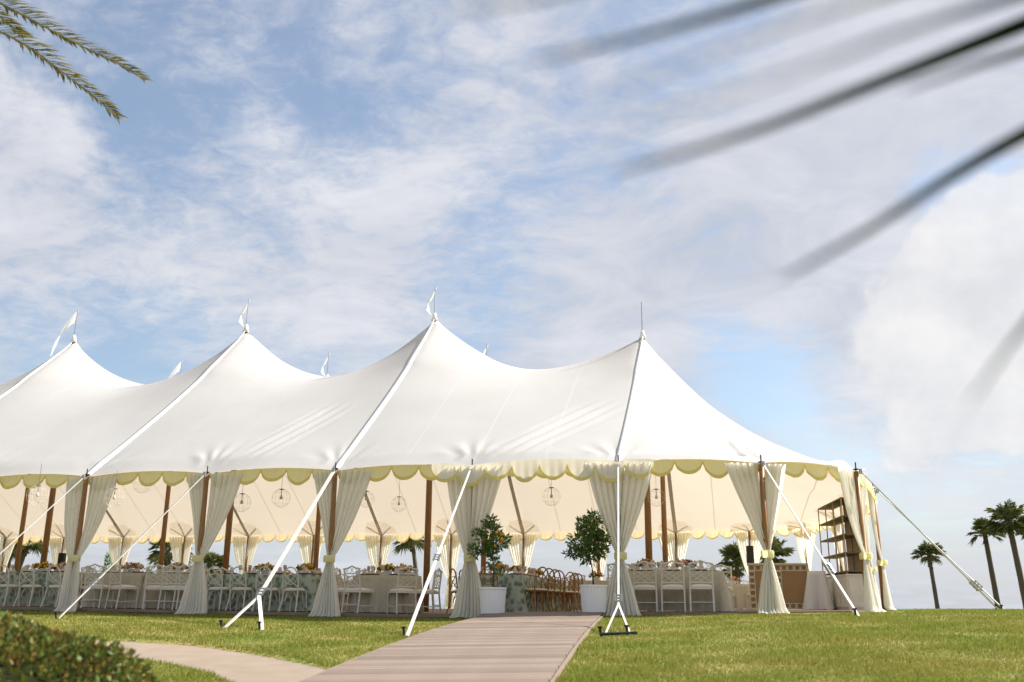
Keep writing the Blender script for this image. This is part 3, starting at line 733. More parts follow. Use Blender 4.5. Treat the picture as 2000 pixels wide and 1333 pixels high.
# ------------------------------------------------------------------ guy straps
def strap(label, i, feet, split=None, width=.04, ratchet=.78, group='guy straps staked into the lawn'):
    x, y = poles[i]; t, nn = inward(i); top = np.array([x, y, HE-.03])-np.r_[nn*.09, 0]
    f0 = np.array(feet[0]); root = thing('guy_strap', label, 'strap', tuple(f0), 0, group)
    loc = lambda p_: tuple(np.array(p_)-f0)
    MB().lathe([(.0, -.05), (.035, -.05), (.035, .05), (0, .05)], 8, loc(top)).build('ring', 'steel', root)
    ends = []
    if split is not None:
        apex = np.array(split); MB().tube([loc(top), loc(apex)], width, 4, flat=.25).build('webbing', 'guy_web', root)
        for f in feet: MB().tube([loc(apex), loc(f)], width*.9, 4, flat=.25).build('webbing', 'guy_web', root); ends.append(np.array(f))
        rp = apex+(top-apex)*.03
        dirr = top-apex
    else:
        MB().tube([loc(top), loc(top+(f0-top)*ratchet)], width*.7, 4, flat=.35).build('webbing', 'guy_web', root)
        MB().tube([loc(top+(f0-top)*(ratchet-.06)), loc(f0)], width*.95, 4, flat=.35).build('webbing', 'guy_web', root)
        rp = top+(f0-top)*ratchet; dirr = top-f0; ends.append(f0)
    dirr = dirr/np.linalg.norm(dirr); rb = MB()
    for k in (-1, 0, 1): rb.tube([loc(rp+dirr*(k*.075)-np.array([.05, 0, 0])), loc(rp+dirr*(k*.075)+np.array([.05, 0, 0]))], .018, 6)
    rb.tube([loc(rp-dirr*.1+np.array([.045, 0, .01])), loc(rp+dirr*.1+np.array([.045, 0, .01]))], .012, 4)
    rb.tube([loc(rp-dirr*.1-np.array([.045, 0, -.01])), loc(rp+dirr*.1-np.array([.045, 0, -.01]))], .012, 4); rb.build('ratchet', 'steel', root)
    for e in ends:
        g0 = float(ground(e[0], e[1])); MB().tube([loc((e[0]-.02, e[1]+.02, g0-.15)), loc((e[0]-.05, e[1]-.01, g0+.10))], .018, 8).lathe([(0, .1), (.034, .1), (.034, .125), (0, .125)], 8, loc((e[0]-.05, e[1]-.01, g0))).build('stake', 'dark_metal', root)
idx = {int(round(x/S)): i for i, (x, y) in enumerate(poles) if y == 0}
H = lambda x, y: hit(x, y)
strap('white guy strap leaning over the hedge from the drape behind it', idx[-3], [H(113, 1209)])
strap('white guy strap running far left past the hedge', idx[-4], [H(-136, 1206)], width=.032)
p657 = np.array([poles[idx[-2]][0], 0, HE]); fa, fb = H(437, 1228), H(512, 1231)
ap = (fa+fb)/2; apx = at_y(506, 1165, -3.2)
strap('wide white guy strap forking into two legs above the grass', idx[-2], [fa, fb], split=apx, width=.046)
strap('white guy strap staked beside the left edge of the boardwalk', idx[-1], [H(795, 1243)], width=.034, ratchet=.62)
fa, fb = H(1180, 1244), H(1232, 1241); apx = at_y(1208, 1180, -4.3)
strap('white guy strap ending in an A shaped foot right of the boardwalk', idx[0], [fa, fb], split=apx, width=.02)
bar_ = MB().tube([tuple(fa+np.array([-.05, -.02, .03])-fa), tuple(fb+np.array([.08, 0, .03])-fa)], .02, 6)
bo = bar_.build('stake_bar', 'dark_metal', loc=tuple(fa)); tag(bo, 'dark steel ground bar lying under the A shaped strap foot', 'bar')
ci = {k: [i for i in range(NP) if poles[i] == cap[k]][0] for k in range(3)}
strap('white guy strap crossing in front of the rattan bar', ci[0], [H(1677, 1204)], width=.038, ratchet=.72)
xg = X_at(1952, 1.6, 1195); strap('white guy strap reaching from the rounded corner toward the palms', ci[1], [(xg, 1.6, float(ground(xg, 1.6))+.02)], width=.05, ratchet=.84)
xg = X_at(1962, 4.2, 1195); strap('white guy strap from the outermost end pole toward the palms', ci[2], [(xg, 4.2, float(ground(xg, 4.2))+.02)], width=.05, ratchet=.8)

# ------------------------------------------------------------------ chairs
def bamboo_chair(matn):
    root = thing('lattice_chair', 'chair', 'chair'); w, d, sh, bh = .44, .42, .45, .90; r = .0165
    for sx in (-1, 1):
        MB().tube([(sx*w/2, d/2, 0), (sx*w/2, d/2, sh)], r, 6).build('leg', matn, root)
        MB().tube([(sx*(w/2-.005), -d/2-.05, 0), (sx*(w/2-.01), -d/2, sh), (sx*(w/2-.015), -d/2-.05, bh-.03)], r, 6).build('leg', matn, root)
    f = MB().box((0, 0, sh-.02), (w+.02, d+.02, .045)); f.build('seat_frame', matn, root)
    MB().grid(lambda u, v: ((u-.5)*(w-.01), (v-.5)*(d-.01), sh+.005+.05*(max(0, math.sin(u*math.pi)*math.sin(v*math.pi)))**.3), 10, 10).build('cushion', 'cream_cushion', root, True)
    yb = lambda z: -d/2-.05*(z-sh)/(bh-sh)
    tr = MB().tube([(-(w/2+.01), yb(bh), bh-.03), (-w/4, yb(bh), bh-.01), (0, yb(bh), bh+.03), (w/4, yb(bh), bh-.01), (w/2+.01, yb(bh), bh-.03)], r, 6)
    tr.build('top_rail', matn, root)
    lz = sh+.08; lt = MB().tube([(-w/2, yb(lz), lz), (w/2, yb(lz), lz)], r*.8, 6)
    uz = bh-.12; lt.tube([(-w/2, yb(uz), uz), (w/2, yb(uz), uz)], r*.7, 6)
    for a, za, b, zb in ((-.2, lz, .2, uz), (-.2, uz, .2, lz), (-.06, lz, .2, (lz+uz)/2+.04), (-.2, (lz+uz)/2-.04, .06, uz), (-.2, (lz+uz)/2+.04, .06, lz), (-.2, uz, -.08, bh-.01), (-.08, uz, -.2, bh-.03), (.2, uz, .08, bh-.01), (.08, uz, .2, bh-.03), (-.06, uz, .06, bh+.02), (.06, uz, -.06, bh+.02)):
        lt.tube([(a, yb(za), za), (b, yb(zb), zb)], .0065, 5)
    lt.build('back_lattice', matn, root)
    st = MB()
    for sx in (-1, 1): st.tube([(sx*w/2, d/2, .14), (sx*w/2, -d/2-.03, .14)], .010, 5)
    st.tube([(-w/2, d/2, .17), (w/2, d/2, .17)], .010, 5).tube([(-w/2, -d/2-.03, .17), (w/2, -d/2-.03, .17)], .010, 5); st.build('stretcher', matn, root)
    for sx in (-1, 1): MB().tube([(sx*w/2, d/2, sh-.12), (sx*(w/2-.08), d/2, sh-.04)], .009, 5).tube([(sx*w/2, d/2, sh-.12), (sx*w/2, d/2-.08, sh-.04)], .009, 5).build('bracket', matn, root)
    return root
def bent_chair(matn):
    root = thing('bentwood_chair', 'chair', 'chair'); sh, bh = .45, .90; r = .0155
    rx, ry = .215, .205
    for sx in (-1, 1):
        MB().tube([(sx*.205, .2, 0), (sx*.17, .155, sh)], [.013, .018], 6).build('leg', matn, root)
    for sx in (-1, 1):
        MB().tube([(sx*.20, -.26, 0), (sx*.175, -.19, .22), (sx*.165, -.165, sh)], [.013, .017, .017], 6).build('leg', matn, root)
    MB().lathe([(0, sh-.03), (1, sh-.035), (1.02, sh-.015), (1, sh+.005), (0, sh+.005)], 20).v
    s_ = MB().lathe([(0.001, sh-.035), (.205, sh-.035), (.215, sh-.015), (.205, sh+.004), (.001, sh+.006)], 20); s_.build('seat', matn, root, True)
    MB().lathe([(.001, sh+.03), (.15, sh+.03), (.195, sh+.022), (.2, sh+.006)], 18).build('cushion', 'cream_cushion', root, True)
    ar = MB()
    for a in range(4):
        q_ = a*math.pi/2+math.pi/4; q2 = q_+math.pi/2
        p0 = (.185*math.cos(q_)*1.05, .18*math.sin(q_)*1.05); p1 = (.185*math.cos(q2)*1.05, .18*math.sin(q2)*1.05)
        pts = []
        for k in range(9):
            u = k/8; z = .22+.2*math.sin(math.pi*u)**.6; e = .92
            pts.append((p0[0]+(p1[0]-p0[0])*u, p0[1]+(p1[1]-p0[1])*u, z))
        ar.tube(pts, .009, 5)
    ar.build('arch_brace', matn, root)
    hb = MB(); pts = []
    for k in range(17):
        q_ = math.pi*k/16; pts.append((-.185*math.cos(q_)*(1+.08*math.sin(q_)), -.17-.09*(.45*math.sin(q_)**.7+.0)-.02, sh+(bh-sh)*math.sin(q_)**.62))
    hb.tube(pts, r, 6); hb.build('back_hoop', matn, root)
    lp = MB()
    for sx in (-1, 1):
        pts = []
        for k in range(13):
            u = k/12; pts.append((sx*(-.155+.30*math.sin(u*math.pi*.5)**1.2*(1 if u < .99 else .98)), -.185-.03*math.sin(u*math.pi)-.02*u, sh+.05+(bh-sh-.12)*u))
        lp.tube(pts, .010, 5)
        pts = [(sx*.15*math.cos(R(a)), -.205, sh+.2+.10*math.sin(R(a))) for a in range(-90, 91, 30)]
        lp.tube(pts, .008, 5)
    lp.build('back_loop', matn, root); return root
CH = {'lattice': bamboo_chair('white_paint'), 'bent_white': bent_chair('white_paint'), 'bent_brown': bent_chair('brown_wood')}
CH_USED = {k: False for k in CH}
def put_chair(kind, x, y, rz, label, group):
    loc = (x, y, float(fz(x))+.002); rz += rnd.uniform(-.09, .09)
    src = CH[kind]
    if not CH_USED[kind]:
        KIDS.setdefault(src.name, list(src.children)); CH_USED[kind] = True; src.location = loc; src.rotation_euler = (0, 0, rz); src['label'] = label; src['group'] = group; return src
    return copy_tree(src, loc, rz, label, group)

# ------------------------------------------------------------------ tables
TH = .76
def cloth_rect(w, d, seed):
    r = random.Random(seed); m = MB(); per = []; rc = .05
    hw, hd = w/2+.012, d/2+.012
    N = 160; pts = []
    # perimeter with rounded corners
    for (cx, cy, a0) in ((hw-rc, hd-rc, 0), (-hw+rc, hd-rc, 90), (-hw+rc, -hd+rc, 180), (hw-rc, -hd+rc, 270)):
        for k in range(7): a = R(a0+15*k); pts.append((cx+rc*math.cos(a), cy+rc*math.sin(a), math.cos(a), math.sin(a)))
    pts.append(pts[0]); P = np.array(pts); dd = np.r_[0, np.cumsum(np.linalg.norm(np.diff(P[:, :2], axis=0), axis=1))]
    ph = r.random()*6; vs = []; rows = 9
    for k in range(N):
        s_ = dd[-1]*k/N; x, y, nx_, ny_ = (np.interp(s_, dd, P[:, q_]) for q_ in range(4))
        corner = math.exp(-((abs(x)-hw)**2+(abs(y)-hd)**2)/.02)
        for v in range(rows):
            h = v/(rows-1); fl = .02*h*math.sin(s_*14+ph+1.2*math.sin(s_*5))+.02*h*math.sin(s_*31+ph*2)+.02*h+corner*(.15*h)
            vs.append((x+nx_*fl, y+ny_*fl, TH+.006-h*(TH-.012)))
    m.add(vs, [(k*rows+v, k*rows+v+1, ((k+1) % N)*rows+v+1, ((k+1) % N)*rows+v) for k in range(N) for v in range(rows-1)])
    m.f.append(tuple(k*rows for k in range(N)))
    return m
def cloth_round(rad, seed):
    r = random.Random(seed); m = MB(); N = 144; rows = 9; ph = r.random()*6; vs = []
    for k in range(N):
        q_ = 2*math.pi*k/N
        for v in range(rows):
            h = v/(rows-1); rr = rad+.012+h*(.05+.045*math.sin(13*q_+ph+1.1*math.sin(3*q_))+.02*math.sin(29*q_))
            vs.append((rr*math.cos(q_), rr*math.sin(q_), TH+.006-h*(TH-.012)))
    m.add(vs, [(k*rows+v, k*rows+v+1, ((k+1) % N)*rows+v+1, ((k+1) % N)*rows+v) for k in range(N) for v in range(rows-1)])
    m.f.append(tuple(k*rows for k in range(N))); return m
def petal_cluster(n, rx, rz, ps, seed, droop=0):
    r = random.Random(seed); m = MB()
    for _ in range(n):
        a = r.random()*6.283; q_ = math.acos(r.uniform(-.15, 1)); rr = r.uniform(.55, 1.05)
        c = np.array([rx*math.sin(q_)*math.cos(a)*rr, rx*math.sin(q_)*math.sin(a)*rr, rz*math.cos(q_)*rr+rz*.35])
        k0 = r.random()*6; s_ = ps*r.uniform(.6, 1.3); n_ = np.array([r.uniform(-1, 1), r.uniform(-1, 1), r.uniform(-.3, 1)]); n_ /= np.linalg.norm(n_)
        a1 = np.cross(n_, (0.3, .1, 1)); a1 /= np.linalg.norm(a1); b1 = np.cross(n_, a1)
        vs = [c+n_*s_*.35]; 
        for k in range(6): t_ = k0+k*math.pi/3; rr2 = s_*(1 if k % 2 else .72); vs.append(c+(a1*math.cos(t_)+b1*math.sin(t_))*rr2-n_*s_*.1*(k % 2))
        m.add(vs, [(0, k+1, (k+1) % 6+1) for k in range(6)])
    return m
FL = {}
for k, mt in enumerate(('flower_yellow', 'flower_coral')):
    for w_ in range(2):
        root = thing('flower_arrangement', 'flowers', 'flowers')
        MB().lathe([(.001, 0), (.06, 0), (.075, .02), (.10, .09), (.105, .10), (.09, .10), (.001, .08)], 14).build('bowl', 'china', root, True)
        petal_cluster(90, .20+.03*w_, .11, .036, 11+k*5+w_).build('blooms', mt, root, loc=(0, 0, .10))['kind'] = 'stuff'; petal_cluster(45, .22+.03*w_, .10, .036, 31+k*5+w_).build('foliage', 'leaf_bed', root, loc=(0, 0, .085))['kind'] = 'stuff'
        FL[(mt, w_)] = [root, False]
def put_flower(key, loc, label, group):
    src, used = FL[key]
    if not used: KIDS.setdefault(src.name, list(src.children)); FL[key][1] = True; src.location = loc; src['label'] = label; src['group'] = group
    else: copy_tree(src, loc, rnd.random()*6, label, group)
cm = MB().lathe([(.001, .0), (.10, .0), (.165, .012), (.17, .016), (.15, .016), (.001, .008)], 20).mesh('charger_plate', 'charger', True)
pm = MB().lathe([(.001, .0), (.07, .0), (.125, .014), (.13, .018), (.10, .012), (.001, .008)], 18).mesh('dinner_plate', 'china', True)
nm_ = MB().grid(lambda u, v: ((u-.5)*.13*(1-.6*v), .03*math.sin(u*9)*(1-v)+.01*v, .13*v), 8, 5); nm_.grid(lambda u, v: ((u-.5)*.17*(1-v), -.02-.03*math.sin(u*7+1)*(1-v), .09*v), 8, 4); nm_ = nm_.mesh('napkin', 'napkin', True)
gm = MB().lathe([(.001, 0), (.034, .0), (.032, .005), (.006, .012), (.005, .085), (.02, .10), (.036, .135), (.038, .165), (.032, .20), (.030, .20), (.034, .165), (.03, .135), (.001, .105)], 12).mesh('goblet', 'amber_glass', True)
vm = MB().lathe([(.001, 0), (.03, 0), (.036, .03), (.036, .075), (.031, .075), (.03, .015), (.001, .012)], 12).mesh('votive_cup', 'china', True)
def put(me, name, loc, rz, label, cat, group):
    o = bpy.data.objects.new(name, me); col.objects.link(o); o.location = loc; o.rotation_euler = (0, 0, rz); tag(o, label, cat, group); return o
TN = 0
def table(cx, cy, shape, size, clothm, rz, chairs, what, chair_kind, flowers, settings=True, cpos=None):
    global TN; TN += 1
    z = float(fz(cx)); ca, sa = math.cos(rz), math.sin(rz)
    W = lambda x, y, zz=0: (cx+x*ca-y*sa, cy+x*sa+y*ca, z+zz)
    t = thing('banquet_table', 'banquet table under the cloth of ' + what, 'table', (cx, cy, z+.001), rz, None)
    if shape == 'rect':
        w, d = size; MB().box((0, 0, TH-.02), (w, d, .03)).build('tabletop', 'table_wood', t)
        for a in (-1, 1):
            for b in (-1, 1): MB().tube([(a*(w/2-.12), b*(d/2-.1), 0), (a*(w/2-.12), b*(d/2-.1), TH-.036)], .02, 6).build('leg', 'table_wood', t)
        c = cloth_rect(w, d, TN)
    else:
        rad = size; MB().lathe([(.001, TH-.036), (rad, TH-.036), (rad, TH-.005), (.001, TH-.005)], 32).build('tabletop', 'table_wood', t)
        for a in range(4): q_ = a*math.pi/2+.5; MB().tube([(rad*.6*math.cos(q_), rad*.6*math.sin(q_), 0), (rad*.6*math.cos(q_), rad*.6*math.sin(q_), TH-.036)], .02, 6).build('leg', 'table_wood', t)
        c = cloth_round(rad, TN)
    co = c.build('tablecloth', clothm, smooth=True); co.location = (cx, cy, z+.003); co.rotation_euler = (0, 0, rz)
    tag(co, ('leaf print green and white' if clothm == 'leaf_print_cloth' else 'beige linen') + ' tablecloth of ' + what, 'tablecloth')
    tz = TH+.012
    spots = []
    if cpos is not None: spots = cpos
    elif shape == 'rect':
        w, d = size; n = max(1, int(w/.56)); 
        for k in range(n):
            x = (k-(n-1)/2)*w/n; spots += [(x, -d/2-.2, 0), (x, d/2+.2, math.pi)]
        spots += [(-w/2-.24, 0, -math.pi/2), (w/2+.24, 0, math.pi/2)]
    else:
        n = chairs
        for k in range(n): q_ = 2*math.pi*k/n+.25; spots.append(((size+.22)*math.cos(q_), (size+.22)*math.sin(q_), q_+math.pi/2))
    kd = {'lattice': 'white lattice chair', 'bent_white': 'white bentwood chair', 'bent_brown': 'brown bentwood chair'}[chair_kind]
    for (x, y, a) in spots[:chairs]:
        p_ = W(x, y); put_chair(chair_kind, p_[0], p_[1], rz+a, kd+(' back to lawn at ' if abs(a) < .7 else ' facing lawn at ' if abs(abs(a)-math.pi) < .9 else ' side on at ')+what, 'chairs at '+what)
        if settings:
            L_ = math.hypot(x, y); 
            if shape == 'rect':
                hw, hd = size[0]/2-.2, size[1]/2-.17; sx, sy = max(-hw, min(hw, x)), max(-hd, min(hd, y))
            else: sx, sy = x/L_*(size-.2), y/L_*(size-.2)
            q_ = W(sx, sy, tz); put(cm, 'charger_plate', q_, 0, 'dark woven charger under a plate on '+what, 'charger', 'chargers on '+what)
            put(pm, 'dinner_plate', (q_[0], q_[1], q_[2]+.0125), 0, 'white dinner plate on '+what, 'plate', 'plates on '+what)
            put(nm_, 'napkin', (q_[0], q_[1], q_[2]+.024), rz+a, 'blush napkin on a plate at '+what, 'napkin', 'napkins on '+what)
            g2 = W(sx*.72+.16*math.cos(a), sy*.72+.16*math.sin(a), tz); put(gm, 'goblet', g2, 0, 'amber stemmed goblet on '+what, 'goblet', 'goblets on '+what)
    for k, (fx, fy, key) in enumerate(flowers):
        put_flower(key, W(fx, fy, tz), ('yellow' if key[0] == 'flower_yellow' else 'coral')+' flower bowl on '+what, 'flowers on '+what)
    for k in range(3 if settings else 0):
        p_ = W(rnd.uniform(-.3, .3)*(size[0] if shape == 'rect' else size), rnd.uniform(-.1, .1), tz); put(vm, 'votive_cup', p_, 0, 'small white votive cup on '+what, 'cup', 'votive cups on '+what)
Yl, Cl = ('flower_yellow', 0), ('flower_coral', 0); Yl2, Cl2 = ('flower_yellow', 1), ('flower_coral', 1)
# front row
wa, wb = X_at(1213, 1.35), X_at(1412, 1.35)
table((wa+wb)/2, 1.95, 'rect', (wb-wa, .95), 'linen', 0, 8, 'the long beige table right of the entrance', 'lattice', [(-.55, 0, Cl), (.25, 0, Cl2)],
      cpos=[(X_at(p_, 1.1)-(wa+wb)/2, -.80, 0) for p_ in (1259, 1313, 1368, 1210)]+[(x, .72, math.pi) for x in (-.75, -.2, .35, .9)])
xe = X_at(990, 2.6)
table(xe, 2.75, 'rect', (2.4, 1.05), 'leaf_print_cloth', math.pi/2, 9, 'the leaf print table inside the entrance', 'bent_brown', [(-.5, .1, Yl2), (.5, -.1, Yl)],
      cpos=[(x, -.78, -.75) for x in (-.9, -.2, .5, 1.1)]+[(x, .78, math.pi+.75) for x in (-.9, -.2, .5, 1.1)]+[(-1.50, .02, -math.pi/2)])
table(xe+.05, 5.5, 'rect', (2.0, 1.05), 'leaf_print_cloth', math.pi/2, 6, 'the second leaf print table past the entrance', 'bent_brown', [(0, 0, Yl)], False,
      cpos=[(x, -.78, -.6) for x in (-.6, 0, .6)]+[(x, .78, math.pi+.6) for x in (-.6, 0, .6)])
xd = X_at(757, 2.1)
table(xd, 2.1, 'round', .72, 'linen', 0, 8, 'the round beige table left of the entrance', 'lattice', [(0, 0, Yl), (.3, .2, Yl2)],
      cpos=[((.92)*math.cos(R(a)), (.92)*math.sin(R(a)), R(a)+math.pi/2) for a in (-108, -50, -5, 40, 90, 135, 180, 215)])
wa, wb = X_at(412, 1.5), X_at(612, 1.5)
table((wa+wb)/2, 2.05, 'rect', (wb-wa, 1.0), 'leaf_print_cloth', 0, 10, 'the leaf print table behind the forked guy strap', 'bent_white', [(-.2, 0, Yl2), (.72, .1, Yl)],
      cpos=[(X_at(p_, 1.1)-(wa+wb)/2, -.80, 0) for p_ in (423, 468, 520, 572)]+[(x, .76, math.pi) for x in (-.75, -.15, .45, .95)]+[(-1.3, .0, -math.pi/2), (1.32, 0, math.pi/2)])
wa, wb = X_at(172, 1.5), X_at(272, 1.5)
table((wa+wb)/2, 2.05, 'rect', (wb-wa, .95), 'linen', 0, 5, 'the short beige table beside the hedge drape', 'lattice', [(.1, 0, Cl2)],
      cpos=[(X_at(p_, 1.1)-(wa+wb)/2, -.78, a) for p_, a in ((188, .1), (236, -.5))]+[(x, .74, math.pi) for x in (-.3, .3)]+[(-.82, 0, -math.pi/2)])
wa, wb = X_at(281, 1.5), X_at(398, 1.5)
table((wa+wb)/2, 2.05, 'rect', (wb-wa, .95), 'linen', 0, 5, 'the beige table between two drapes', 'lattice', [(-.25, 0, Cl)],
      cpos=[(X_at(p_, 1.1)-(wa+wb)/2, -.78, a) for p_, a in ((300, .5), (337, .1), (366, 0))]+[(x, .74, math.pi) for x in (-.35, .3)])
wa, wb = X_at(-75, 1.7), X_at(124, 1.7)
table((wa+wb)/2, 2.3, 'rect', (wb-wa, 1.0), 'leaf_print_cloth', 0, 8, 'the leaf print table behind the hedge', 'bent_white', [(.35, 0, Yl2), (.85, .1, Cl)],
      cpos=[(X_at(p_, 1.3)-(wa+wb)/2, -.82, 0) for p_ in (8, 55, 108)]+[(x, .76, math.pi) for x in (-.75, -.15, .45, .95)]+[(1.3, 0, math.pi/2)])
# middle and rear rows
mid_what = ['the beige table between the leftmost centre poles', 'the inner table behind the short beige table', 'the inner table behind the forked strap', 'the inner table behind the left entrance drape', 'the inner table right of the entrance']
for px_, w_, fl in ((60, 0, Yl), (215, 1, Cl), (560, 2, Yl2), (720, 3, Yl), (1165, 4, Cl)):
    x = X_at(px_, 8.0)
    table(x, 8.0, 'round', .75, 'linen', 0, 6, mid_what[w_], 'lattice' if w_ != 2 else 'bent_brown', [(0, 0, fl)], False)
far_what = ['the rear eave table behind the hedge', 'the rear eave table behind the forked strap', 'the rear eave table behind the round table', 'the rear eave table behind the entrance', 'the rear eave table beside the rattan bar']
for k, px_ in enumerate((260, 470, 660, 1130, 1432)):
    x = X_at(px_, 14.5)
    table(x, 14.5, 'round', .75, 'linen', 0, 6, far_what[k], 'lattice', [(0, 0, (Cl, Yl)[k % 2])], False)

# ------------------------------------------------------------------ pendant lamps
def lamp_proto():
    root = thing('pendant_lamp', 'lamp', 'lamp'); w = MB(); rr = .20
    for k in range(7):
        a = math.pi*k/7; pts = [(rr*math.cos(q_)*math.cos(a), rr*math.cos(q_)*math.sin(a), rr*math.sin(q_)) for q_ in np.linspace(0, 2*math.pi, 25)]; w.tube(pts, .0014, 4, cap=False)
    for zz in (-.12, .0, .12): r2 = math.sqrt(rr*rr-zz*zz); w.tube([(r2*math.cos(q_), r2*math.sin(q_), zz) for q_ in np.linspace(0, 2*math.pi, 25)], .0014, 4, cap=False)
    w.build('wire_globe', 'lamp_wire', root)
    MB().lathe([(.001, .20), (.05, .195), (.05, .18), (.001, .18)], 12).build('cap', 'shelf_board', root)
    MB().tube([(0, 0, .18), (0, 0, .06)], .008, 6).build('stem', 'shelf_board', root)
    MB().lathe([(.001, .06), (.018, .055), (.034, .0), (.03, -.02), (.001, -.035)], 12).build('bulb', 'lamp_bulb', root, True)
    return root
LP = lamp_proto(); first = True
lamp_lab = ['wire globe pendant lamp above the leaf print table behind the hedge', 'wire globe pendant lamp above the short beige table', 'wire globe pendant lamp hanging highest above the beige table between two drapes', 'wire globe pendant lamp beside the centre pole behind the leaf print table',
            'wire globe pendant lamp above the leaf print table behind the forked strap', 'wire globe pendant lamp behind the drape beside the forked strap', 'wire globe pendant lamp above the round beige table', 'wire globe pendant lamp over the entrance between the two potted trees', 'wire globe pendant lamp above the long beige table right of the entrance']
for (x, y, dpx), lb in zip(((73, 968, 40), (223, 973, 38), (278, 945, 36), (472, 982, 36), (549, 973, 36), (715, 975, 32), (779, 985, 30), (1077, 970, 36), (1282, 972, 34)), lamp_lab):
    P = at_depth(x, y, F*.4/dpx)
    if first: KIDS.setdefault(LP.name, list(LP.children)); r_ = LP; first = False
    else: r_ = copy_tree(LP, (0, 0, 0))
    r_.location = tuple(P); r_['label'] = lb; r_['group'] = 'wire globe pendant lamps'
    zt = can_z(P[0], P[1]); MB().tube([(0, 0, .195), (0, 0, zt-P[2])], .004, 4).build('cord', 'shelf_board', r_)

# ------------------------------------------------------------------ potted trees
def leaf_cloud(centers, n, ll, lw, seed, up_bias=.3):
    r = np.random.RandomState(seed); C = np.array([c[:3] for c in centers]); Rr = np.array([c[3] for c in centers]); w = Rr**2; w /= w.sum()
    k = r.choice(len(C), n, p=w); d = r.normal(size=(n, 3)); d /= np.linalg.norm(d, axis=1)[:, None]
    rad = Rr[k]*(r.rand(n)**.40)*(1+.25*(r.rand(n) > .9)); P = C[k]+d*rad[:, None]*np.array([1, 1, .95])
    ax = d+r.normal(size=(n, 3))*.55+np.array([0, 0, up_bias]); ax /= np.linalg.norm(ax, axis=1)[:, None]
    rn = r.normal(size=(n, 3)); sd_ = np.cross(ax, rn); sd_ /= np.linalg.norm(sd_, axis=1)[:, None]; nn = np.cross(ax, sd_)
    L_ = (ll*(.6+.7*r.rand(n)))[:, None]; W_ = (lw*(.6+.7*r.rand(n)))[:, None]
    V = np.empty((n, 6, 3)); V[:, 0] = P; V[:, 1] = P+ax*L_*.4+sd_*W_+nn*W_*.35; V[:, 2] = P+ax*L_-nn*L_*.12; V[:, 3] = P+ax*L_*.4-sd_*W_+nn*W_*.35; V[:, 4] = P+ax*L_*.45; V[:, 5] = P
    V = V[:, :5]; base = np.arange(n)[:, None]*5
    F_ = np.concatenate([base+np.array([0, 1, 4]), base+np.array([1, 2, 4]), base+np.array([2, 3, 4]), base+np.array([3, 0, 4])], axis=1)
    return V.reshape(-1, 3), F_.ravel(), P
def potted_tree(base, label, blobs, fruit, lean, seed, nleaf):
    bx, by, bz = base; root = thing('potted_tree', label, 'potted tree', base, 0, 'potted trees flanking the entrance')
    MB().lathe([(.001, 0), (.205, 0), (.215, .015), (.243, .44), (.252, .455), (.252, .49), (.236, .49), (.23, .44), (.001, .43)], 96, (0, 0, 0), .012, 24).build('pot', 'pot', root)
    MB().lathe([(.001, .45), (.228, .445)], 20).build('soil', 'soil', root)
    tr = MB(); top = np.array([lean[0], lean[1], blobs[0][2]])
    tr.tube([(0, 0, .42), (lean[0]*.4+.01, lean[1]*.4, .75), (lean[0]*.8-.01, lean[1]*.8, 1.0), tuple(top)], [.017, .014, .012, .008], 7)
    r = random.Random(seed)
    for b in blobs:
        c = np.array(b[:3]); st = np.array([lean[0]*.8, lean[1]*.8, max(.85, min(c[2]-.15, 1.25))]); mid_ = (st+c)/2+np.array([0, 0, .03]); tr.tube([st, mid_, c], [.009, .007, .003], 5)
        for _ in range(5): e = c+np.array([r.uniform(-1, 1), r.uniform(-1, 1), r.uniform(-.6, 1)])*b[3]*.9; tr.tube([mid_, (mid_+e)/2+np.array([0, 0, .02]), e], [.005, .004, .002], 4)
    tr.build('trunk', 'bark', root, True)
    V, F_, P = leaf_cloud(blobs, nleaf, .095, .02, seed)
    o = bpy.data.objects.new('crown', np_mesh('crown', V, F_, 3, 'leaf_tree')); col.objects.link(o); o.parent = root
    for k in range(fruit):
        c = P[r.randrange(len(P))]; 
        if k < 6: c = np.array([.16+r.uniform(-.09, .09), -.22+r.uniform(-.05, .1), 1.38+r.uniform(-.1, .1)])
        MB().lathe([(.001, -.03), (.02, -.024), (.03, 0), (.02, .024), (.001, .03)], 10, tuple(c)).build('orange', 'orange_fruit', root, True)
def px_local(x, y, base): # offset in metres of a pixel from a base standing at its depth
    P = at_y(x, y, base[1]); return (P[0]-base[0], P[2]-base[2])
B1 = np.array([X_at(962, -.35, 1195), -.35, 0]); B1[2] = float(ground(B1[0], B1[1]))+.06
def blobset(base, L_):
    o = []
    for (x, y, r, dy) in L_: a, b = px_local(x, y, base); o.append((a, dy, b, r*1.0))
    return o
potted_tree(tuple(B1), 'orange tree with ripe fruit in a white fluted pot left of the entrance',
            blobset(B1, [(957, 1035, .17, 0), (958, 1017, .10, .05), (975, 1058, .16, -.12), (945, 1072, .15, .1), (925, 1076, .10, 0), (985, 1055, .08, .1), (935, 1045, .09, -.1), (966, 1100, .10, -.05), (960, 1075, .12, 0), (975, 1120, .07, 0)]), 9, (.0, .02), 5, 950)
B2 = np.array([X_at(1160, -.2, 1195), -.2, 0]); B2[2] = float(ground(B2[0], B2[1]))+.075
potted_tree(tuple(B2), 'leafy green tree in a white fluted pot right of the entrance, without fruit',
            blobset(B2, [(1152, 1030, .22, 0), (1158, 1012, .13, .05), (1135, 1060, .20, -.1), (1165, 1062, .20, .1), (1148, 1080, .20, 0), (1178, 1050, .10, 0), (1120, 1078, .11, .05), (1140, 1025, .13, .1), (1175, 1078, .12, 0), (1108, 1082, .05, 0)]), 0, (-.07, .0), 8, 1700)

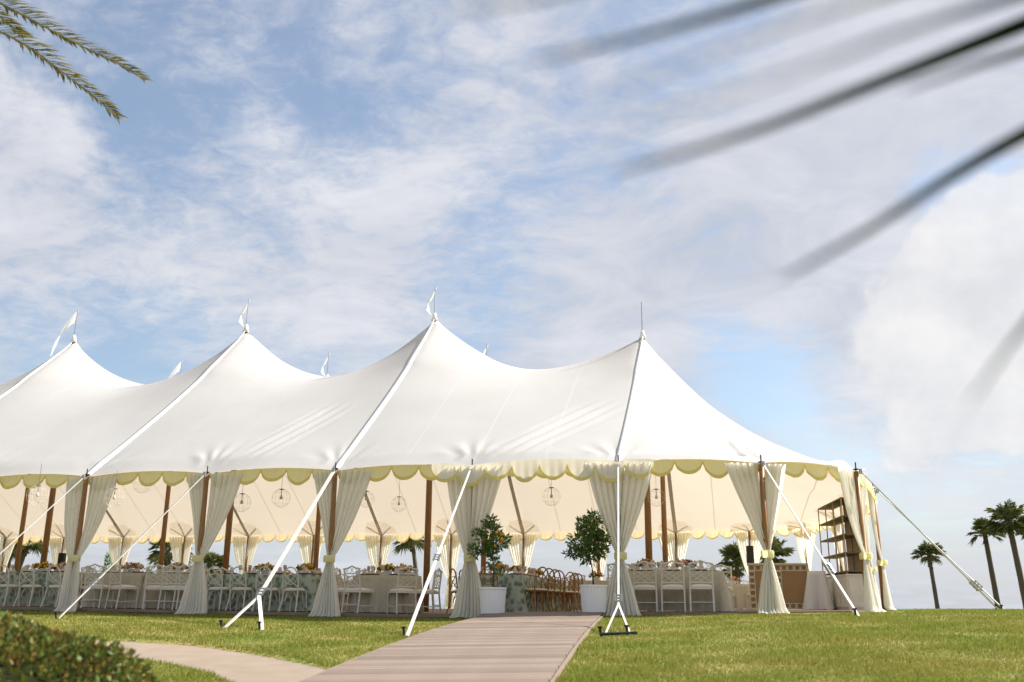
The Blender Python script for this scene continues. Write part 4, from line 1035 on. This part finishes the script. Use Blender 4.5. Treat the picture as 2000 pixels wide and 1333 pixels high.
# ------------------------------------------------------------------ bar, shelf, cabinet, speakers
def bar_counter():
    Y = 6.6; x0, x1 = X_at(1462, Y), X_at(1577, Y); w = x1-x0; cx = (x0+x1)/2; z = float(fz(cx)); h = 1.08
    root = thing('bar_counter', 'rattan fronted bar counter with cream fretwork borders', 'bar', (cx, Y, z))
    MB().box((0, .3, h/2), (w-.02, .58, h-.04)).build('body', 'rattan', root)
    MB().box((0, .28, h), (w+.05, .68, .035)).build('top', 'fret_white', root)
    def fret(xa, xb, za, zb):
        m = MB(); y = -.012
        for (a, b, c, d) in ((xa, xb, za, za+.016), (xa, xb, zb-.016, zb), (xa, xa+.016, za, zb), (xb-.016, xb, za, zb)): m.box(((a+b)/2, y, (c+d)/2), (b-a, .024, d-c))
        lx, lz = xb-xa, zb-za; s_ = min(lx, lz); n = max(1, int(round(max(lx, lz)/s_)))
        for k in range(n):
            cx_ = xa+(k+.5)*lx/n if lx > lz else (xa+xb)/2; cz_ = (za+zb)/2 if lx > lz else za+(k+.5)*lz/n
            m.tube([(cx_+s_*.42*math.cos(q_), y, cz_+s_*.42*math.sin(q_)) for q_ in np.linspace(0, 2*math.pi, 13)], .009, 4, cap=False)
            m.box((cx_+s_*.5*(lx > lz), y, cz_+s_*.5*(lx <= lz)), (.02 if lx > lz else s_, .02, s_ if lx > lz else .02))
        m.build('fretwork', 'fret_white', root)
    fret(-w/2, w/2, h-.17, h-.02); fret(-w/2, w/2, .02, .17); fret(-.06, .09, .172, h-.172); fret(-w/2, -w/2+.15, .172, h-.172)
    for a, b in ((-w/2+.16, -.07), (.10, w/2-.01)): MB().box(((a+b)/2, -.002, h/2), (b-a, .02, h-.36)).build('panel', 'rattan', root)
bar_counter()
def draped_box():
    Y = 6.4; x0, x1 = X_at(1577, Y), X_at(1613, Y); cx = (x0+x1)/2; z = float(fz(cx)); w = x1-x0
    root = thing('draped_stand', 'small service stand under a plain white cloth beside the bar', 'stand', (cx, Y, z))
    MB().box((0, .2, .44), (w-.06, .34, .86)).build('box', 'table_wood', root)
    m = cloth_rect(w-.04, .40, 77); m.v = [(x, y+.2, zz*1.17) for x, y, zz in m.v]; m.build('cloth', 'white_cloth', root, True)
draped_box()
def shelf():
    xn, xf = X_at(1652, 5.2, 1100), X_at(1602, 8.2, 1100); Ya, Yb = 5.2, 8.0
    cx = (xn+xf)/2+.1; z = float(fz(cx)); L_ = Yb-Ya; ang = math.atan2(xf-xn, L_)
    root = thing('cabinet', 'cream panelled cabinet at the tent end carrying the tall shelf', 'cabinet', (xn, Ya, z), ang*-1)
    MB().box((.2, L_/2, .38), (.42, L_, .76)).build('body', 'cabinet_paint', root)
    for k in range(4): MB().box((-.02, L_*(k+.5)/4, .38), (.03, L_/4-.06, .62)).build('door', 'white_paint', root)
    MB().box((.2, -.012, .38), (.34, .025, .62)).build('side_panel', 'white_paint', root)
    MB().box((.2, L_/2, .775), (.46, L_+.06, .03)).build('top', 'white_paint', root)
    r2 = thing('etagere', 'tall brass framed open shelf with dark boards standing on the cream cabinet', 'shelf', (xn, Ya, z+.79), ang*-1)
    hh = 1.72
    for y in np.linspace(.05, L_-.05, 4):
        for x in (.02, .38): MB().tube([(x, y, 0), (x, y, hh)], .016, 4).build('post', 'brass', r2)
    for k in range(5): MB().box((.2, L_/2, .06+(hh-.08)*k/4), (.38, L_-.06, .03)).build('shelf_board', 'shelf_board', r2)
    MB().box((.405, L_*.3, hh/2), (.02, L_*.56, hh-.02)).build('back_panel', 'panel_cane', r2)
shelf()
def speaker(x, y, depth_y, label, h=.45):
    P = at_y(x, y, depth_y); z = float(fz(P[0])); hz_ = P[2]-z
    root = thing('loudspeaker', label, 'speaker', (P[0], depth_y, z))
    MB().box((0, 0, hz_), (.22, .2, h), .15, .92).build('cabinet', 'speaker_black', root); MB().box((.015, -.1, hz_), (.17, .012, h-.06), .15).build('grille', 'dark_metal', root)
    MB().tube([(0, 0, .25), (0, 0, hz_-h/2+.01)], .018, 6).build('pole', 'dark_metal', root)
    for a in (90, 210, 330): MB().tube([(0, 0, .55), (.4*math.cos(R(a)), .4*math.sin(R(a)), .005)], .014, 5).build('leg', 'dark_metal', root)
speaker(1465, 1085, 14.8, 'black loudspeaker on a stand near the rattan bar', .6); speaker(121, 1092, 13.5, 'black loudspeaker on a stand far behind the leaf print table by the hedge', .42)

# ------------------------------------------------------------------ hedge
def hedge():
    r = np.random.RandomState(12)
    # centre line of a long clipped hedge with a rounded end
    ex = at_depth(175, 1260, 5.2); cx, cy = float(ex[0]), float(ex[1])
    gz = float(ground(cx, cy)); topz = .09; h = topz-gz
    lx, ly = 3.2, .62
    root = thing('hedge', 'low clipped hedge with green, rust and yellow leaves beside the footpath', 'hedge', (cx-1.9, cy, gz))
    n = 42000; u = r.rand(n)
    # rounded box shell
    def surf(n):
        a = r.rand(n)*2*np.pi; b = r.rand(n)*np.pi/2*1.0
        ca, sa = np.cos(a), np.sin(a); e = .55
        sx = np.sign(ca)*np.abs(ca)**e; sy = np.sign(sa)*np.abs(sa)**e
        vb = r.rand(n)**.8*np.pi/2
        rr = np.cos(vb)**.5; zz = np.sin(vb)**.62
        P = np.c_[sx*rr*2.45, sy*rr*1.25, zz*h]; nn = np.c_[ca*np.cos(vb), sa*np.cos(vb), np.sin(vb)+.05]
        return P, nn/np.linalg.norm(nn, axis=1)[:, None]
    P, nn = surf(n)
    lump = .05*np.sin(P[:, 0]*5+1)*np.sin(P[:, 1]*6)+.04*np.sin(P[:, 0]*11+P[:, 2]*9)
    P = P+nn*(lump+(r.rand(n)-.75)*.13)[:, None]
    k = (P[:, 0] > .0); P, nn = P[P[:, 2] > .02], nn[P[:, 2] > .02]; n = len(P)
    ax = nn+r.normal(size=(n, 3))*.6+np.array([0, 0, .25]); ax /= np.linalg.norm(ax, axis=1)[:, None]
    sd_ = np.cross(ax, r.normal(size=(n, 3))); sd_ /= np.linalg.norm(sd_, axis=1)[:, None]; n2 = np.cross(ax, sd_)
    L_ = (.026+.022*r.rand(n))[:, None]; W_ = (.009+.008*r.rand(n))[:, None]
    V = np.empty((n, 4, 3)); V[:, 0] = P; V[:, 1] = P+ax*L_*.5+sd_*W_+n2*W_*.3; V[:, 2] = P+ax*L_; V[:, 3] = P+ax*L_*.5-sd_*W_+n2*W_*.3
    b = np.arange(n)[:, None]*4; F_ = np.concatenate([b+np.array([0, 1, 2]), b+np.array([0, 2, 3])], axis=1)
    o = bpy.data.objects.new('leaves', np_mesh('leaves', V.reshape(-1, 3), F_.ravel(), 3, 'hedge_leaf')); col.objects.link(o); o.parent = root; o['kind'] = 'stuff'
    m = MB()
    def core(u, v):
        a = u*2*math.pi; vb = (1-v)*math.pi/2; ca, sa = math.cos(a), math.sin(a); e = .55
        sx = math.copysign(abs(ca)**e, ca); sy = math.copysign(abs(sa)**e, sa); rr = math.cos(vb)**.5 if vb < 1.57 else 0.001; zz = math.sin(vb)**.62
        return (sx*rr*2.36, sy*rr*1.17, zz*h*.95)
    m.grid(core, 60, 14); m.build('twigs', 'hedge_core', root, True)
    root.rotation_euler = (0, 0, R(-24))
hedge()

# ------------------------------------------------------------------ palms
def fan_palm(x, depth, ytop, trunk_px, label, crown_r=1.5, lean=(0, 0), seed=1, dead=True, nleaf=34, group='fan palms beyond the lawn'):
    r = np.random.RandomState(seed); P = at_depth(x, ytop, depth); base = np.array([P[0]+lean[0], P[1]+lean[1], float(ground(P[0], P[1]))])
    root = thing('fan_palm', label, 'palm tree', tuple(base), 0, group)
    top = P-base; hz_ = top[2]-crown_r*.55; rad = .68*trunk_px/F*depth/2
    pts = []; rr = []
    for k in range(14):
        u = k/13; pts.append((top[0]*u**1.4, top[1]*u**1.4, hz_*u)); rr.append(rad*(1.25-.35*u+(.06 if k % 2 else 0)))
    MB().tube(pts, rr, 10).build('trunk', 'palm_trunk', root, True)
    c = np.array(pts[-1]); m = MB(); dm = MB()
    for k in range(nleaf):
        a = r.rand()*6.283; el = np.radians(r.uniform(-42, 85)); stem = crown_r*r.uniform(.35, .62)
        d = np.array([math.cos(a)*math.cos(el), math.sin(a)*math.cos(el), math.sin(el)]); h0 = c+d*stem; m.tube([c, c+d*stem*.5+np.array([0, 0, .03]), h0], [.03, .022, .016], 4)
        side = np.cross(d, (0, 0, 1.0)); side /= np.linalg.norm(side)+1e-6; nn = np.cross(side, d); fl = crown_r*r.uniform(.42, .62)
        nb = 15
        for b in range(nb):
            t_ = np.radians(-100+200*b/(nb-1)); dr = d*math.cos(t_)+side*math.sin(t_)+nn*.12*r.normal()
            ln = fl*(.72+.28*math.cos(t_*.8))*r.uniform(.9, 1.08); p1 = h0+dr*ln*.55; p2 = h0+dr*ln+np.array([0, 0, -.26*ln])
            w = np.cross(dr, nn); w = w/(np.linalg.norm(w)+1e-6)*ln*.062
            m.add([h0, p1+w, p2, p1-w], [(0, 1, 2), (0, 2, 3)])
    m.build('crown', 'palm_leaf', root)
    if dead:
        for k in range(14):
            a = r.rand()*6.283; d = np.array([math.cos(a)*.6, math.sin(a)*.6, -.75]); s_ = c+np.array([0, 0, -.1-r.rand()*.5]); ln = crown_r*r.uniform(.2, .45)
            w = np.array([-math.sin(a), math.cos(a), 0])*.07; dm.add([s_-w*.5, s_+w*.5, s_+d*ln*.6+w, s_+d*ln+w*.2, s_+d*ln*.6-w], [(0, 1, 2, 3, 4)])
        dm.build('dead_skirt', 'palm_dead', root)
fan_palm(1812, 58, 1066, 11, 'small lone fan palm right of the tent, apart from the pair', .95, (.3, 0), 3)
fan_palm(1920, 60, 1020, 14, 'fan palm with thin crown, left one of the close pair right of the tent', 1.12, (.4, 0), 5, nleaf=32)
fan_palm(1966, 58, 992, 16, 'tallest fan palm with a full round crown right of the tent', 1.42, (.55, 0), 8, nleaf=44)
fan_palm(2022, 62, 1020, 15, 'fan palm half out of view beyond the tallest palm', 1.3, (.5, 0), 9)
fan_palm(1438, 52, 1078, 14, 'low bushy palm seen between the long beige table and the bar', 1.25, (0, 0), 12, nleaf=44)
fan_palm(1508, 56, 1062, 14, 'fan palm seen behind the drape before the bar', 1.2, (0, 0), 14)
fan_palm(412, 48, 1086, 16, 'low bushy palm seen behind the drape left of the leaf print table', 1.1, (0, 0), 17)
fan_palm(330, 44, 1040, 17, 'thick trunked palm seen behind the centre pole over the beige tables', 1.3, (.25, 0), 19)
fan_palm(20, 46, 1056, 12, 'small fan palm seen far left under the rear eave', .8, (.3, 0), 21)
fan_palm(60, 44, 1030, 13, 'leaning palm trunk seen far left between the centre poles', 1.0, (-.55, 0), 23)
fan_palm(805, 50, 1025, 12, 'palm whose fronds hang below the rear eave above the round beige table', 1.2, (.6, 0), 25)
def cypress():
    P = at_depth(213, 1076, 45); b = np.array([P[0], P[1], float(ground(P[0], P[1]))]); h = P[2]-b[2]
    root = thing('cypress', 'slim dark cypress seen far behind the short beige table', 'tree', tuple(b))
    MB().tube([(0, 0, 0), (0, 0, h*.6)], [.06, .03], 6).build('trunk', 'bark', root)
    V, F_, _ = leaf_cloud([(0, 0, h-.15-.2*k, .10+.016*k) for k in range(10)], 900, .12, .03, 4); o = bpy.data.objects.new('crown', np_mesh('crown', V, F_, 3, 'leaf_tree')); col.objects.link(o); o.parent = root
cypress()

def pinnate(m, rac, pts, n=58, ll=.34, lw=.012, seed=1, spread=62, droop=.25, upn=None, tip=.35):
    r = random.Random(seed); P = np.array(pts, float); d = np.r_[0, np.cumsum(np.linalg.norm(np.diff(P, axis=0), axis=1))]
    S_ = np.linspace(0, d[-1], 40); Q = np.stack([np.interp(S_, d, P[:, k]) for k in range(3)], 1)
    for _ in range(4): Q[1:-1] = (Q[:-2]+2*Q[1:-1]+Q[2:])/4
    rac.tube(Q, list(np.linspace(.024, .005, 40)), 5)
    for k in range(n):
        u = .06+.93*k/(n-1); i = min(38, int(u*39)); f = u*39-i; c = Q[i]*(1-f)+Q[i+1]*f; t = Q[min(i+1, 39)]-Q[max(i-1, 0)]; t /= np.linalg.norm(t)
        b = np.cross(t, upn if upn is not None else (0, 0, 1)); b /= np.linalg.norm(b); un = np.cross(b, t)
        for s_ in (-1, 1):
            L_ = ll*(1-.62*max(0, u-.45)/.55)*min(1, .5+u*2)*r.uniform(.85, 1.1); a = R(spread*(1-.5*u)+r.uniform(-8, 8))
            dr = t*math.cos(a)+b*s_*math.sin(a)+un*r.uniform(.15, .5); dr /= np.linalg.norm(dr)
            p1 = c+dr*L_*.5; p2 = c+dr*L_+np.array([0, 0, -droop*L_]); w = np.cross(dr, un+b*.3*r.uniform(-1, 1)); w = w/np.linalg.norm(w)*lw*r.uniform(.8, 1.2)
            m.add([c-w*.4, c+w*.4, p1+w, p2, p1-w], [(0, 1, 2, 3, 4)])
def date_palm():
    D = 10.5; crown = at_depth(-420, -120, D); g0 = float(ground(crown[0], crown[1]))
    base = np.array([crown[0]-.2, crown[1]+.2, g0]); root = thing('date_palm', 'tall feather palm whose drooping frond tips hang into view above the tent', 'palm tree', tuple(base))
    c = crown-base; pts = []; rr = []
    for k in range(22): u = k/21; pts.append((c[0]*u, c[1]*u, c[2]*u)); rr.append(.17-.03*u+(.018 if k % 2 else 0))
    MB().tube(pts, rr, 10).build('trunk', 'palm_trunk', root, True)
    loc = lambda x, y, dd: at_depth(x, y, dd)-base
    fr = [[c, loc(-230, -80, D-.2), loc(-60, 32, D-.3), loc(60, 92, D-.35), loc(130, 148, D-.4), loc(190, 192, D-.4), loc(232, 232, D-.4)],
          [c, loc(-250, -150, D+.2), loc(-60, -25, D+.1), loc(60, 38, D), loc(140, 82, D), loc(205, 112, D), loc(250, 134, D), loc(282, 158, D)],
          [c, loc(-260, -190, D+.5), loc(-140, -70, D+.5), loc(-60, -10, D+.5), loc(-10, 25, D+.5), loc(45, 70, D+.5)]]
    upv = -(np.array(pix_dir(100, 100))); 
    for k, f in enumerate(fr):
        m, ra = MB(), MB(); pinnate(m, ra, f, 175, .42, .0125, 40+k, 60, .15, upn=np.array([.25, -.55, .6])); o = m.build('frond', 'palm_leaf_pinnate', root); ra.build('rachis', 'rachis', o)
    r = random.Random(3)
    for k in range(18):
        a = R(k*20+r.uniform(-8, 8)); el = R(r.uniform(5, 60)); L_ = r.uniform(2.4, 3.0)
        hd = np.array([math.cos(a), math.sin(a)])
        if hd[0] > .1: continue
        p_ = [c+np.array([hd[0]*L_*u*math.cos(el*(1-u)), hd[1]*L_*u*math.cos(el*(1-u)), L_*.8*math.sin(el)*u-1.5*u**2.2]) for u in np.linspace(0, 1, 8)]
        m, ra = MB(), MB(); pinnate(m, ra, p_, 60, .34, .013, 60+k); o = m.build('frond', 'palm_leaf_pinnate', root); ra.build('rachis', 'rachis', o)
date_palm()
def near_palm():
    crown = CAM+rt*1.9+up*.8+fw*1.6; g0 = float(ground(crown[0], crown[1])); base = np.array([crown[0], crown[1], g0])
    root = thing('young_palm', 'out of focus palm leaflets hanging close above the lens at the upper right', 'palm tree', tuple(base))
    c = crown-base; MB().tube([(0, 0, -.02), (0, 0, c[2]*.5), tuple(c)], [.10, .085, .07], 10).build('trunk', 'palm_trunk', root, True)
    loc = lambda x, y, dd: at_depth(x, y, dd*1.12)-base
    rp = [c, loc(2700, 250, 1.3), loc(2420, 20, 1.15), loc(2150, -130, 1.0), loc(1850, -190, .9), loc(1500, -180, .8)]
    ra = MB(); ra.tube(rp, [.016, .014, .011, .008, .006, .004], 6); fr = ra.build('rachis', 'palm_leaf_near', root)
    leaf = [([(2430, 30, 1.2), (2150, -15, 1.15), (2000, 48, 1.1), (1700, 168, .95), (1450, 268, .82), (1200, 338, .72)], 15),
            ([(2480, 70, 1.2), (2150, 185, 1.15), (2000, 262, 1.08), (1850, 348, .95), (1700, 450, .85), (1525, 545, .76)], 14),
            ([(2560, 130, 1.15), (2200, 400, 1.0), (2010, 625, .85), (1950, 705, .72), (1890, 795, .62)], 11),
            ([(1960, -170, .9), (1620, -40, .85), (1420, 25, .78), (1240, 75, .72), (1035, 122, .66)], 13),
            ([(1560, -180, .8), (1250, -60, .62), (1080, -8, .56), (870, 22, .5)], 11),
            ([(2250, -80, 1.0), (1960, 0, .8), (1750, 65, .62), (1540, 150, .5), (1180, 260, .42)], 9),
            ([(2150, -140, 1.0), (1900, -60, .75), (1500, 60, .55), (1150, 200, .45)], 8),
            ([(2400, 20, 1.2), (2100, 70, 1.0), (1930, 120, .85), (1760, 175, .7)], 12)]
    for pts, wpx in leaf:
        Q = np.array([loc(*p_) for p_ in pts]); d = np.r_[0, np.cumsum(np.linalg.norm(np.diff(Q, axis=0), axis=1))]
        S_ = np.linspace(0, d[-1], 24); Q = np.stack([np.interp(S_, d, Q[:, k]) for k in range(3)], 1)
        for _ in range(3): Q[1:-1] = (Q[:-2]+2*Q[1:-1]+Q[2:])/4
        m = MB(); vs = []
        for k in range(24):
            u = k/23; t = Q[min(k+1, 23)]-Q[max(k-1, 0)]; t /= np.linalg.norm(t); w = np.cross(t, fw); w /= np.linalg.norm(w)
            dep = float((Q[k]+base-CAM)@fw); ww = 1.3*wpx/F*dep*(min(1, .6+u*3))*(1-.75*u**1.6)*(1 if u < .97 else .4)
            vs += [Q[k]-w*ww, Q[k]+np.array(fw)*ww*.5, Q[k]+w*ww]
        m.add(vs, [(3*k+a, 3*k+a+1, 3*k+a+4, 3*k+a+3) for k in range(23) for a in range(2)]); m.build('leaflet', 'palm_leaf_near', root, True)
    r = random.Random(9)
    for k in range(9):
        a = R(k*40); hd = rt*math.cos(a)-fw*abs(math.sin(a))*1.0
        if hd@rt < -.2: hd = -hd
        p_ = [c+hd*1.3*u+np.array([0, 0, .75*u-1.1*u*u]) for u in np.linspace(0, 1, 7)]
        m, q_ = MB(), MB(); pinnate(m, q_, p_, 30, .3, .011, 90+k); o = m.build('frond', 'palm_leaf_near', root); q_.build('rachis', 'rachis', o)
near_palm()
for o in bpy.data.objects:
    if o.type == 'EMPTY' and o.get('label') == 'chair': bpy.data.objects.remove(o)
print('objects', len(bpy.data.objects), 'tris', sum(len(o.data.polygons) for o in bpy.data.objects if o.type == 'MESH'))
